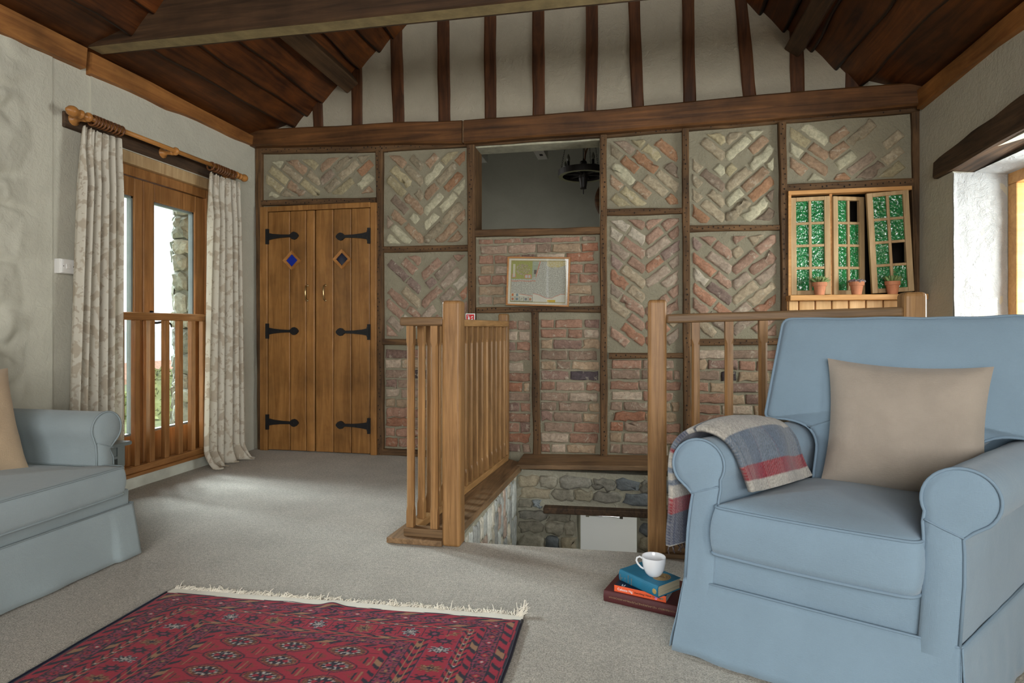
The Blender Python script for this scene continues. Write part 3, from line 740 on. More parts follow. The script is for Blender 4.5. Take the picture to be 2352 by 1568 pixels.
# oak ledges on the well walls
mb = MB()
mb.hexa([(-.80, 4.08, .008), (1.045, 4.08, .070), (1.045, 4.395, .080), (-.80, 4.395, .02), (-.80, 4.08, .040), (1.045, 4.08, .107), (1.045, 4.395, .110), (-.80, 4.395, .056)])
tag(mb.build('stairwell_ledge', 'sill_oak_x', bevel=.006), 'oak ledge board along the foot of the brick wall above the stairwell', 'ledge')
mb = MB()
mb.hexa([(-1.12, 2.572, .002), (-.85, 2.572, .002), (-.77, 4.17, .002), (-.99, 4.39, .002), (-1.12, 2.572, .030), (-.85, 2.572, .030), (-.77, 4.17, .034), (-.99, 4.39, .034)])
mb.hexa([(-.86, 2.70, -.012), (-.818, 2.70, -.012), (-.765, 4.12, -.012), (-.80, 4.12, -.012), (-.86, 2.70, .0295), (-.815, 2.70, .0295), (-.764, 4.12, .0335), (-.80, 4.12, .0335)])
tag(mb.build('balustrade_plinth', 'sill_oak', bevel=.005), 'wide oak board on the carpet under the left balustrade', 'ledge')
st = thing('staircase', (.2, 2.75, 0), 'carpeted stairs going down inside the stairwell', 'stairs')
for k in range(6):
    mb = MB(); mb.box(-.78, 1.14, 2.66 + .2 * k + (.10 if k == 0 else 0), 2.87 + .2 * k, -.2 * (k + 1) - .2, -.2 * (k + 1)); mb.build('tread', 'carpet', st, bevel=.01)
mb = MB(); mb.box(-.78, 1.14, 3.86, 4.11, -1.45, -1.35); mb.build('landing', 'carpet', st)

# =================================================================== DOORS
# ---- ledged plank cupboard doors in the gable wall
d2 = struct(thing('door_2', (-2.5, 4.38, 0), None, None))
mb = MB(); mb.box(-3.004, -2.935, 4.345, 4.40, 0, 2.005); mb.box(-2.026, -1.975, 4.345, 4.40, 0, 2.0); mb.box(-2.935, -2.026, 4.345, 4.40, 1.963, 2.005)
mb.build('door_frame', 'pine_door', d2, bevel=.004)
def hinge_mb(x0, z, sgn):
    m = MB(); y = 4.337
    m.box(min(x0 - sgn * .018, x0 + sgn * .006), max(x0 - sgn * .018, x0 + sgn * .006), y - .006, y + .012, z - .062, z + .062)
    m.box(min(x0 - .008, x0 + .008), max(x0 - .008, x0 + .008), y - .010, y + .008, z - .04, z + .04)
    L = .20; pts = [(0, .030), (.05, .020), (.12, .013), (L, .010), (L + .012, .018), (L + .022, .028), (L + .04, .032), (L + .058, .024), (L + .075, .006)]
    up = [(x0 + sgn * p, z + h) for p, h in pts]; dn = [(x0 + sgn * p, z - h) for p, h in pts][::-1]
    poly = up + dn
    if sgn > 0: poly = poly[::-1]
    a = [m.vert((p[0], y - .007, p[1])) for p in poly]; b = [m.vert((p[0], y + .01, p[1])) for p in poly]
    n = len(poly)
    for i in range(len(pts) - 1):   # front strips
        m.face((a[i], a[i + 1], a[n - 2 - i], a[n - 1 - i]))
    for i in range(n): m.face((a[i], b[i], b[(i + 1) % n], a[(i + 1) % n]))
    for t in (.02, .10, L + .04): m.lathe([(.005, 0), (.004, .003), (0.0005, .004)], (x0 + sgn * t, y - .007, z), 8, (0, -1, 0), cap=False)
    return m
for li, (xs, hx, sg, hz_, px, hh) in enumerate((((-2.932, -2.73, -2.585, -2.510), -2.925, 1, (1.757, .982, .236), -2.709, -2.575), ((-2.503, -2.345, -2.19, -2.03), -2.040, -1, (1.737, .975, .232), -2.267, -2.416))):
    leaf = thing('door_leaf', (xs[0], 4.36, .01), None, None); leaf.parent = d2; leaf.location = (xs[0] - d2.location.x, 4.36 - d2.location.y, .008)
    for a, b in zip(xs, xs[1:]):
        m = MB(); m.box(a + .002, b - .002, 4.350, 4.385, .008, 1.96); m.build('plank', 'pine_door', leaf, bevel=.006)
    for z in hz_: hinge_mb(hx, z, sg).build('strap_hinge', 'iron', leaf)
    m = MB(); s_ = .080
    for k in range(4):
        a = math.radians(90 * k); b = math.radians(90 * (k + 1))
        o1 = (px + s_ * math.cos(a), 1.557 + s_ * math.sin(a)); o2 = (px + s_ * math.cos(b), 1.557 + s_ * math.sin(b)); i1 = (px + .052 * math.cos(a), 1.557 + .052 * math.sin(a)); i2 = (px + .052 * math.cos(b), 1.557 + .052 * math.sin(b))
        m.hexa([(o1[0], 4.36, o1[1]), (o2[0], 4.36, o2[1]), (i2[0], 4.36, i2[1]), (i1[0], 4.36, i1[1]), (o1[0], 4.333, o1[1]), (o2[0], 4.333, o2[1]), (i2[0], 4.338, i2[1]), (i1[0], 4.338, i1[1])])
    m.build('diamond_frame', 'picture_frame_wood', leaf)
    m = MB(); s_ = .056; m.hexa([(px + s_, 4.36, 1.557), (px, 4.36, 1.557 + s_), (px - s_, 4.36, 1.557), (px, 4.36, 1.557 - s_), (px + s_, 4.346, 1.557), (px, 4.346, 1.557 + s_), (px - s_, 4.346, 1.557), (px, 4.346, 1.557 - s_)])
    tag(m.build('diamond_pane', 'blue_glass' if li == 0 else 'navy_glass', leaf), 'diamond pane of blue glass' if li == 0 else 'diamond pane of near black glass')
    m = MB(); m.tube([(hh, 4.348, 1.35), (hh, 4.322, 1.345), (hh, 4.318, 1.30), (hh, 4.318, 1.28), (hh, 4.322, 1.235), (hh, 4.348, 1.23)], [.006, .005, .0065, .0065, .005, .006], 8)
    for z in (1.35, 1.23): m.lathe([(.011, 0), (.010, .006), (.004, .009)], (hh, 4.351, z), 10, (0, -1, 0))
    m.build('pull_handle', 'brass', leaf, smooth=True)

# ---- French door in the left wall: glazed hardwood leaves
d1 = struct(thing('door_1', (-3.15, 3.27, .08), None, None))
XD = -3.15
mb = MB(); mb.box(XD - .05, XD + .045, 2.86, 2.94, .075, 2.035); mb.box(XD - .05, XD + .045, 3.85, 3.93, .075, 2.035); mb.box(XD - .05, XD + .045, 2.94, 3.85, 1.972, 2.035)
mb.box(XD - .06, XD + .05, 2.94, 3.85, .075, .11)
mb.build('door_frame', 'door_hardwood', d1, bevel=.006)
def leaf1(y0, y1, gy0, gy1, handle):
    m = MB(); z0, z1 = .115, 1.968
    m.box(XD - .028, XD + .028, y0, gy0, z0, z1); m.box(XD - .028, XD + .028, gy1, y1, z0, z1); m.box(XD - .028, XD + .028, gy0, gy1, z0, .318); m.box(XD - .028, XD + .028, gy0, gy1, 1.848, z1)
    lf = m.build('door_leaf', 'door_hardwood', d1, bevel=.006)
    m = MB(); b = .012
    for x in (XD + .016,):
        for a in ((gy0, gy0 + b, .318, 1.848), (gy1 - b, gy1, .318, 1.848)): m.box(x - .034, x, a[0], a[1], a[2], a[3])
        m.box(x - .034, x, gy0, gy1, .318, .33); m.box(x - .034, x, gy0, gy1, 1.836, 1.848)
    m.build('glazing_bead', 'grey_paint', lf)
    m = MB(); m.box(XD - .004, XD + .004, gy0, gy1, .318, 1.848); m.build('pane', 'clear_glass', lf)
    if handle:
        m = MB(); yy = handle; m.box(XD + .028, XD + .034, yy - .012, yy + .012, .90, 1.12)
        m.tube([(XD + .034, yy, 1.04), (XD + .075, yy, 1.04), (XD + .078, yy + .03, 1.045), (XD + .078, yy + .09, 1.045), (XD + .078, yy + .115, 1.03), (XD + .078, yy + .12, 1.01)], [.008, .008, .008, .007, .006, .004], 8)
        m.lathe([(.006, 0), (.006, .012)], (XD + .03, yy, .95), 10, (1, 0, 0)); m.build('lever_handle', 'iron', lf, smooth=True)
leaf1(2.943, 3.282, 3.02, 3.216, None); leaf1(3.288, 3.845, 3.378, 3.752, 3.352)
mb = MB(); mb.box(-3.14, -3.072, 2.86, 3.93, 2.035, 2.11); mb.build('pine_header', 'pine_pale', d1, bevel=.004)
mb = MB(); mb.box(-3.09, -3.062, 2.69, 4.02, 2.115, 2.205); struct(tag(mb.build('trim_4', 'lintel_wood', bevel=.006)))
# stone jamb outside and the wall's outer corner
mb = MB(); mb.box(-3.47, -3.25, 3.95, 4.62, -1.2, 2.62); jb = struct(mb.build('wall_outer', 'jamb_core'))
JC = [(.24, .25, .20), (.27, .27, .22), (.21, .22, .18), (.30, .30, .24)]
m = rubble(-3.47, -3.2, -.6, 2.5, lambda u, v, h: (u, 3.952 - h, v), JC, .10, .19, .12, .26, .055); m.build('rubble_face', 'rubble', jb)
m = rubble(3.95, 4.60, -.6, 2.5, lambda u, v, h: (-3.47 - h, 8.55 - u, v), JC, .11, .2, .16, .26, .05); m.build('rubble_face', 'rubble', jb)
# ---- painted base and oak sill below the French door
mb = MB(); mb.grid(lambda u, v: (-3.055 + .004 * nz(u * 9, v * 3), lerp(2.55, 3.95, u), lerp(0, .082, v)), 30, 3); mb.grid(lambda u, v: (lerp(-3.055, -3.08, v), lerp(2.55, 3.95, u), .082), 30, 1)
struct(mb.build('baseboard_left', 'skirting_paint'))
# ---- low guard balustrade across the French door
gb = thing('guard_balustrade', (-3.03, 3.45, .083), 'low hardwood guard rail standing in front of the glazed garden door', 'balustrade')
mb = MB(); mb.box(-3.08, -3.005, 2.86, 3.92, .083, .105); mb.build('sill_board', 'door_hardwood_y', gb, bevel=.004)
mb = MB(); mb.box(-3.062, -3.018, 2.87, 3.90, .105, .145); mb.build('bottom_rail', 'door_hardwood_y', gb, bevel=.004)
mb = MB(); mb.box(-3.068, -3.022, 2.87, 3.90, 1.055, 1.105); mb.build('handrail', 'door_hardwood_y', gb, bevel=.012)
for y in (2.91, 3.025, 3.14, 3.258, 3.381, 3.502, 3.62, 3.731, 3.87):
    m = MB(); m.box(-3.055, -3.023, y - .02, y + .02, .145, 1.056); m.build('baluster', 'door_hardwood', gb, bevel=.003)

# =================================================================== STAIR BALUSTRADES
def newel(mb, x0, x1, y0, y1, z0, z1):
    mb.box(x0, x1, y0, y1, z0, z1)
def baluster_mb(x, y, z0, z1, w=.034):
    """square stick with stop-chamfered corners"""
    m = MB(); h = w / 2; c = .009
    def ring(z, ch):
        p = []
        for sx_, sy_ in ((1, 1), (-1, 1), (-1, -1), (1, -1)):
            q = [(x + sx_ * h, y + sy_ * (h - ch)), (x + sx_ * (h - ch), y + sy_ * h)]
            if sx_ * sy_ < 0: q = q[::-1]
            p += q
        return [m.vert((a, b, z)) for a, b in p]
    zs = ((z0, .0006), (z0 + .075, .0006), (z0 + .10, c), (z1 - .10, c), (z1 - .075, .0006), (z1, .0006))
    rs = [ring(*q) for q in zs]
    for a, b in zip(rs, rs[1:]):
        for j in range(8): m.face((a[j], a[(j + 1) % 8], b[(j + 1) % 8], b[j]))
    m.face(rs[0][::-1]); m.face(rs[-1])
    return m
bl = thing('stair_balustrade', (-.93, 3.4, .034), 'L shaped oak balustrade with many balusters left of the stairwell', 'balustrade')
LX = lambda y: -1.022 + (y - 2.62) * .068
m = MB(); m.box(-.854, -.766, 2.585, 2.672, .0, 1.130); m.build('newel_post', 'oak_rail', bl, bevel=.014, bseg=3)
m = MB(); m.box(-.965, -.895, 4.245, 4.32, .034, 1.112); m.build('end_post', 'oak_rail', bl, bevel=.012, bseg=3)
m = MB(); m.box(-1.066, -.853, 2.598, 2.655, 1.014, 1.055); m.build('handrail', 'oak_rail_x', bl, bevel=.009)
m = MB(); m.bar((LX(2.655) , 2.655, 1.034), (LX(4.25) - .0, 4.25, 1.036), .054, .042); m.build('handrail', 'oak_rail_y', bl, bevel=.009)
m = MB(); m.box(-1.046, -.853, 2.60, 2.652, .031, .070); m.build('bottom_rail', 'oak_rail_x', bl, bevel=.004)
m = MB(); m.bar((LX(2.652), 2.652, .052), (LX(4.25), 4.25, .052), .05, .038); m.build('bottom_rail', 'oak_rail_y', bl, bevel=.004)
for x in (-1.018, -.90): baluster_mb(x, 2.626, .069, 1.016).build('baluster', 'oak_rail', bl)
y = 2.755
while y < 4.23: baluster_mb(LX(y), y, .070, 1.014).build('baluster', 'oak_rail', bl); y += .1025
br_ = thing('stair_balustrade', (.6, 2.69, 0), 'oak balustrade behind the blue armchair, front of the stairwell', 'balustrade')
m = MB(); m.box(.072, .152, 2.655, 2.735, 0, 1.128); m.build('newel_post', 'oak_rail', br_, bevel=.014, bseg=3)
m = MB(); m.box(1.085, 1.172, 2.655, 2.735, 0, 1.150); m.build('newel_post', 'oak_rail', br_, bevel=.018, bseg=3)
m = MB(); m.bar((.150, 2.69, 1.044), (1.088, 2.69, 1.070), .055, .040); m.build('handrail', 'oak_rail_x', br_, bevel=.009)
m = MB(); m.bar((.150, 2.69, .040), (1.088, 2.69, .040), .052, .040); m.build('bottom_rail', 'oak_rail_x', br_, bevel=.004)
m = MB(); m.box(.13, 1.09, 2.645, 2.75, 0, .021); m.build('sole_board', 'sill_oak_x', br_, bevel=.003)
x = .276
while x < 1.06: baluster_mb(x, 2.69, .060, 1.03 + (x - .15) * .028 - .001).build('baluster', 'oak_rail', br_); x += .1385

# =================================================================== UPHOLSTERY
def cushion_mb(outline, fr, th, pt, pb, rings=9, bulge=.012, seed=0, crease=.004):
    """padded slab: outline (u,v) counter-clockwise, fr(u,v,w) -> room; th = boxing height, pt/pb = crown above/below"""
    mb = MB(); n = len(outline); cu = sum(p[0] for p in outline) / n; cv = sum(p[1] for p in outline) / n
    def ring(r, w): return [mb.vert(fr(cu + (p[0] - cu) * r, cv + (p[1] - cv) * r, w + crease * nz((p[0] - cu) * r * 7, (p[1] - cv) * r * 7, seed))) for p in outline]
    def side(k, w):
        out = []
        for p in outline:
            dx, dy = p[0] - cu, p[1] - cv; L = math.hypot(dx, dy) + 1e-6
            out.append(mb.vert(fr(p[0] + dx / L * k, p[1] + dy / L * k, w)))
        return out
    seq = []
    for i in range(rings):
        r = (i + .35) / rings; seq.append(ring(r, -th / 2 - pb * (1 - r ** 2.4)))
    for t in np.linspace(-.5, .5, 7 if th > 0.01 else 3): seq.append(side(bulge * (1 - (2 * t) ** 2), t * th))
    for i in range(rings - 1, -1, -1):
        r = (i + .35) / rings; seq.append(ring(r, th / 2 + pt * (1 - r ** 2.4)))
    for a, b in zip(seq, seq[1:]):
        for j in range(n): mb.face((a[j], a[(j + 1) % n], b[(j + 1) % n], b[j]))
    mb.face(seq[0][::-1]); mb.face(seq[-1])
    return mb
def round_outline(pts, rad, seg=.03, arc=5):
    """polygon with rounded corners, evenly subdivided"""
    out = []; n = len(pts); rads = rad if isinstance(rad, (list, tuple)) else [rad] * n
    for i in range(n):
        p0, p, p1 = Vector(pts[i - 1]), Vector(pts[i]), Vector(pts[(i + 1) % n]); r = rads[i]
        a = p + (p0 - p).normalized() * r; b = p + (p1 - p).normalized() * r
        for k in range(arc + 1):
            t = k / arc; out.append(tuple((a * (1 - t) ** 2 + p * 2 * t * (1 - t) + b * t * t)))
    res = []
    for i, p in enumerate(out):
        q = out[(i + 1) % len(out)]; L = math.hypot(q[0] - p[0], q[1] - p[1]); k = max(1, int(L / seg))
        for j in range(k): res.append((lerp(p[0], q[0], j / k), lerp(p[1], q[1], j / k)))
    return res
def seat_piece(root, P, e1, e2, Wd, D, fab, pipe, shear, roll_off, roll_r, roll_z, arm_t, tcush, back_top, ear_z, cush_z, back_t=(.46, .56), neck=.10, arm_in=.085):
    def L(s, t, z):
        s2 = s + shear * (z - .45); return (P[0] + e1[0] * s2 + e2[0] * t, P[1] + e1[1] * s2 + e2[1] * t, z)
    # base with deck
    m = MB(); q = [(.0, .014), (Wd, .014), (Wd, D), (.0, D)]
    if not tcush: q = [(arm_in - .02, .010), (Wd - arm_in + .02, .010), (Wd - arm_in + .02, D), (arm_in - .02, D)]
    zt = cush_z[0] + .005
    m.hexa([L(a, b, .04) for a, b in q] + [L(a, b, zt) for a, b in q]); m.build('base', fab, root, bevel=.01)
    # arms
    for sd in (0, 1):
        prof = [(arm_in, .04), (arm_in, .20), (arm_in, .36), (arm_in + .002, roll_z - .10), (arm_in + .006, roll_z - .065)]
        a0, a1 = -28, 222
        for k in range(25):
            a = math.radians(lerp(a0, a1, k / 24)); prof.append((roll_off + roll_r * math.cos(a), roll_z + roll_r * math.sin(a)))
        prof += [(roll_off - .030, roll_z - .074), (roll_off - .012, roll_z - .092), (.004, roll_z - .13), (0, roll_z - .2), (0, .23), (0, .04)]
        if sd: prof = [(Wd - a, b) for a, b in prof]
        n = len(prof); m = MB(); nt_ = 16; rows = []
        for i in range(nt_ + 1):
            t = lerp(arm_t, D - .02, i / nt_); f = .004 if i == 0 else 0
            cx_ = Wd - roll_off if sd else roll_off
            rows.append([m.vert(L(s + (cx_ - s) * (.03 if i == 0 else 0) + .003 * nz(t * 9, s * 9, z * 7), t, z)) for s, z in prof])
        for a, b in zip(rows, rows[1:]):
            for j in range(n - 1): m.face((a[j], a[j + 1], b[j + 1], b[j]) if not sd else (a[j + 1], a[j], b[j], b[j + 1]))
        arm = m.build('arm', fab, root, smooth=True)
        # front facing panel, slightly padded
        m = MB(); cz = roll_z; cs = Wd - roll_off if sd else roll_off
        inner = [m.vert(L(s + (cs - s) * .03, arm_t, z)) for s, z in prof]; mid = []
        midl = .5 * (arm_in)
        for s, z in prof:
            if z > roll_z - .09: c = (cs, roll_z)
            else: c = (Wd - midl if sd else midl, z)
            mid.append((s + (c[0] - s) * .30, z + (c[1] - z) * .30))
        m1 = [m.vert(L(s, arm_t - .010, z)) for s, z in mid]
        for j in range(n - 1): m.face((inner[j], m1[j], m1[j + 1], inner[j + 1]) if not sd else (inner[j], inner[j + 1], m1[j + 1], m1[j]))
        # close the inside of the panel: pair the two sides
        h = n // 2
        for j in range(h - 1 if n % 2 == 0 else h):
            a, b, c, d = m1[j], m1[j + 1], m1[n - 2 - j], m1[n - 1 - j]
            if b == c: m.face((a, b, d) if sd else (a, d, b))
            else: m.face((a, b, c, d) if sd else (a, d, c, b))
        m.build('arm_front', fab, arm, smooth=True)
        m = MB(); k0 = 3
        m.tube([L(s + (.0 if sd else 0), arm_t - .003, z) for s, z in prof[k0 - 1:n - 1]], .0042, 6)
        i1, i2 = prof[4], prof[n - 4]
        m.tube([L(lerp(i1[0], i2[0], t), arm_t - .011 + .003 * abs(2 * t - 1), lerp(roll_z - .055, roll_z - .09, t)) for t in np.linspace(0.05, .97, 7)], .0028, 5)
        m.build('piping', pipe, arm, smooth=True)
    # back frame
    m = MB(); m.hexa([L(.0, back_t[1] + .05, .04), L(Wd, back_t[1] + .05, .04), L(Wd, D, .04), L(.0, D, .04), L(.0, back_t[1] + .075, back_top - .07), L(Wd, back_t[1] + .075, back_top - .07), L(Wd, D + .008, back_top - .07), L(0, D + .008, back_top - .07)])
    m.build('back_frame', fab, root, bevel=.03, bseg=3)
    # back cushion, T shaped over the arms
    th = .115; z0 = cush_z[1] - .01
    def fb(u, v, w):
        k = (v - z0) / (back_top - z0); return L(u, lerp(back_t[0], back_t[1], k) + th / 2 - w, v + .02 * w)
    e = .028 if tcush else .045
    pts = [(neck, z0), (Wd - neck, z0), (Wd - neck + .005, ear_z - .05), (Wd - neck + .07, ear_z), (Wd + e, ear_z - .005), (Wd + e - .012, back_top), (-e + .012, back_top), (-e, ear_z - .005), (neck - .07, ear_z), (neck - .005, ear_z - .05)]
    ol = round_outline(pts, [.02, .02, .05, .05, .022, .03, .03, .022, .05, .05], .03)
    ol = [(a, b + .006 * nz(a * 9, b * 3, 4)) for a, b in ol]
    bc = cushion_mb(ol, fb, th, .045, .02, bulge=.006, seed=4).build('back_cushion', fab, root, smooth=True)
    m = MB(); m.tube([fb(a, b, th / 2 + .001) for a, b in ol], .0046, 6, closed=True); m.build('piping', pipe, bc, smooth=True)
    # seat cushion
    z0, z1 = cush_z; th = z1 - z0
    if tcush:
        pts = [(.055, -.020), (Wd - .055, -.020), (Wd - .05, arm_t - .012), (Wd - arm_in - .004, arm_t + .0), (Wd - arm_in - .004, back_t[0] + .04), (arm_in + .004, back_t[0] + .04), (arm_in + .004, arm_t), (.05, arm_t - .012)]; rd = [.03, .03, .02, .02, .03, .03, .02, .02]
    else:
        pts = [(arm_in + .002, -.026), (Wd - arm_in - .002, -.026), (Wd - arm_in - .002, back_t[0] + .05), (arm_in + .002, back_t[0] + .05)]; rd = [.03, .03, .03, .03]
    ol = round_outline(pts, rd, .03)
    fs = lambda u, v, w: L(u, v - .024 * math.exp(-(v / .06) ** 2) * math.sin(math.pi * min(1, max(0, u / Wd))), (z0 + z1) / 2 + w)
    sc = cushion_mb(ol, fs, th, .046, .014, bulge=.012, seed=9).build('seat_cushion', fab, root, smooth=True)
    m = MB(); m.tube([fs(a, b, th / 2) for a, b in ol], .004, 6, closed=True); m.tube([fs(a, b, -th / 2) for a, b in ol], .005, 6, closed=True); m.build('piping', pipe, sc, smooth=True)
    # skirt: three flared panels with kick pleats at the corners
    zs = .232
    fl = .022 if tcush else .026
    def panel(a, b, out, name='skirt', seed=0, inset=0):
        m = MB()
        def fn(u, v):
            s = lerp(a[0], b[0], u); t = lerp(a[1], b[1], u); z = lerp(zs, .010 + .006 * nz(u * 6, seed), v)
            k = (.004 + fl * v + .007 * v * math.sin(u * 17 + seed) * nz(u * 5, seed, 1) + .004 * v * nz(u * 14, v * 3, seed)) - inset
            if tcush and out[1] < 0:
                dd = min(s, Wd - s); k += .016 * v * (1 if dd < .10 else max(0, 1 - (dd - .10) / .012))
            ext = (.006 * v if tcush else .012 * v) * (1 if u > .985 else -1 if u < .015 else 0)
            du = (b[0] - a[0], b[1] - a[1]); Ld = math.hypot(*du)
            return L(s + out[0] * k + du[0] / Ld * ext, t + out[1] * k + du[1] / Ld * ext, z)
        m.grid(fn, 120, 10)
        return m.build(name, fab, root, smooth=True, solid=.004)
    sk = panel((0, 0), (Wd, 0), (0, -1), seed=1); panel((Wd, 0), (Wd, D), (1, 0), seed=2); panel((0, D), (0, 0), (-1, 0), seed=3)
    for c, sg in ((0, -1), (Wd, 1)):
        m = MB(); m.quad(L(c - sg * .05, .002, zs), L(c + sg * .003, .002, zs), L(c + sg * .02, -.012, .012), L(c - sg * .06, -.012, .012)); m.quad(L(c + sg * .002, .0, zs), L(c + sg * .002, .05, zs), L(c + sg * .014, .06, .012), L(c + sg * .016, -.012, .012)); m.build('kick_pleat', fab, sk)
    m = MB(); pth = [L(-.004, D, zs), L(-.004, .3, zs), L(-.004, 0, zs), L(.0, -.004, zs), L(Wd * .5, -.005, zs), L(Wd, -.004, zs), L(Wd + .004, 0, zs), L(Wd + .004, .3, zs), L(Wd + .004, D, zs)]
    m.tube(pth, .0036, 6); m.build('piping', pipe, sk, smooth=True)
    return L
e1 = (math.cos(math.radians(-24.8)), math.sin(math.radians(-24.8))); e2 = (math.cos(math.radians(49)), math.sin(math.radians(49)))
CP = (.161 + .017 * e1[0], 1.893 + .017 * e1[1])
ac = thing('armchair', (CP[0], CP[1], 0), 'pale blue armchair with loose cover, tan cushion and tartan throw on it', 'armchair')
CL = seat_piece(ac, CP, e1, e2, .676, .70, 'linen_blue', 'piping_blue', .06, .020, .078, .586, 0.0, False, 1.035, .682, (.336, .474), neck=.14)
sf = thing('sofa', (-2.16, .685, 0), 'grey blue sofa with loose cover along the left wall', 'sofa')
SL = seat_piece(sf, (-2.165, .685), (0, 1), (-1, 0), 1.535, .885, 'linen_grey', 'piping_grey', 0, .036, .074, .562, .10, True, .93, .66, (.290, .405), back_t=(.77, .79), neck=.11)

def pillow_mb(fr, w, h, T, seed=0, pinch=.07):
    """knife edge cushion, fr(u,v,t): u,v in metres from the centre"""
    m = MB(); n = 26
    for sg in (1, -1):
        base = len(m.v)
        for j in range(n + 1):
            for i in range(n + 1):
                u, v = 2 * i / n - 1, 2 * j / n - 1
                t = T * max(0, (1 - u ** 4) * (1 - v ** 4)) ** .62 * (1 + .10 * nz(u * 2, v * 2, seed)) + .004 * nz(u * 6, v * 6, seed + 3) * (1 - max(abs(u), abs(v)) ** 6)
                uu = u * w / 2 * (1 - pinch * (1 - v * v)); vv = v * h / 2 * (1 - pinch * (1 - u * u))
                m.vert(fr(uu, vv, sg * t))
        for j in range(n):
            for i in range(n):
                q = (base + j * (n + 1) + i, base + j * (n + 1) + i + 1, base + (j + 1) * (n + 1) + i + 1, base + (j + 1) * (n + 1) + i); m.face(q if sg > 0 else q[::-1])
    return m
def frame3(c, ux, vx):
    U = Vector(ux).normalized(); V = Vector(vx); V = (V - U * V.dot(U)).normalized(); Nn = U.cross(V); c = Vector(c)
    return lambda u, v, t: c + U * u + V * v + Nn * t
A, B = Vector(CL(.165, .40, .502)), Vector(CL(.595, .40, .492)); Tp = Vector(CL(.205, .475, .888)); Tq = Vector(CL(.595, .475, .875))
cc = (A + B + Tp + Tq) / 4; U = (B - A + Tq - Tp); V = (Tp - A + Tq - B)
fr = frame3(cc, U, V)
o = tag(pillow_mb(fr, (B - A).length * 1.02, (Tp - A).length * 1.04, .062, 2, .085).build('cushion', 'suede', None, smooth=True), 'square taupe suede cushion standing on the blue armchair', 'cushion')
fr2 = frame3((-2.565, 1.80, .625), (.16, 1, 0), (-.34, 0, 1))
tag(pillow_mb(fr2, .44, .44, .075, 6).build('cushion', 'tan_linen', None, smooth=True), 'tan linen cushion leaning back on the grey blue sofa', 'cushion')

# ---- tartan throw over the left arm of the chair
def tartan(u, v):
    """u: along the length from the inner end (m), v: across (m)"""
    cream, navy, slate, red, grey, ink = (.54, .51, .45), (.055, .07, .125), (.13, .18, .25), (.30, .012, .028), (.37, .37, .36), (.035, .045, .075)
    def band(x, seq):
        x = x % sum(w for w, _ in seq)
        for w, c in seq:
            if x < w: return c
            x -= w
        return seq[-1][1]
    A_ = band(u, [(.032, cream), (.045, red), (.095, slate), (.085, cream), (.008, ink), (.022, cream), (.05, navy), (.02, slate), (.012, red), (.10, cream)])
    if u > .37:
        A_ = band(u - .37, [(.05, cream), (.018, slate), (.02, cream), (.018, slate), (.04, cream), (.05, red), (.10, navy), (.3, cream)])
    B_ = band(v + .02, [(.035, cream), (.010, ink), (.04, grey), (.055, navy), (.006, red), (.075, grey), (.006, red), (.055, navy), (.03, ink), (.05, grey), (.006, (.5, .2, .35))])
    w = ((int(u * 420) + int(v * 420)) % 4) < 2
    k = .97 if w else .72
    c = tuple(a * k + b * (1 - k) for a, b in zip(A_, B_)); q = R.uniform(.72, 1.12)
    return tuple(x * q * .86 for x in c)
prof = []   # from the inner end up over the roll and down the outside: (s, z)
prof += [(.132, .500), (.122, .540), (.114, .585)]
for k in range(17):
    a = math.radians(lerp(8, 182, k / 16)); prof.append((.020 + .093 * math.cos(a), .588 + .097 * math.sin(a)))
prof += [(-.074, .54), (-.072, .48), (-.068, .42), (-.064, .36), (-.062, .31)]
cum = [0]
for a, b in zip(prof, prof[1:]): cum.append(cum[-1] + math.hypot(b[0] - a[0], b[1] - a[1]))
Ltot = cum[-1]
def thr(u, v):
    d = u * Ltot; s = float(np.interp(d, cum, [p[0] for p in prof])); z = float(np.interp(d, cum, [p[1] for p in prof]))
    t = lerp(.006, .37, v)
    inner = max(0, 1 - d / .22); top = math.exp(-((d - .22) / .14) ** 2)
    t += .05 * inner * v + .05 * inner * (1 - v)
    b = .012 * nz(d * 7, t * 9, 3) + .008 * math.sin(t * 32 + d * 5) * inner
    s += b + .022 * inner * math.sin(v * 2.4); z += .5 * b + .006 + .024 * top * math.sin(math.pi * min(1, v * 1.15)) ** .6
    if z < .36: z += .018 * nz(t * 8, 2)
    return CL(s, t, max(z, .2))
m = MB(); m.grid(thr, 150, 110, col=lambda u, v: tartan(u * Ltot, v * .40))
th_ = m.build('throw_blanket', 'wool', None, smooth=True, solid=.016)
tag(th_, 'folded wool tartan throw in red, navy and cream over the chair arm', 'throw')
m = MB()
for k in range(30):
    v = (k + .5) / 30; p = Vector(thr(1, v)); m.tube([p, p + Vector((R.uniform(-.008, .008), R.uniform(-.006, .006), -.012)), p + Vector((R.uniform(-.012, .012), R.uniform(-.01, .01), -.026))], .0022, 4)
o = m.build('fringe', 'black_ink', th_); o['kind'] = 'stuff'

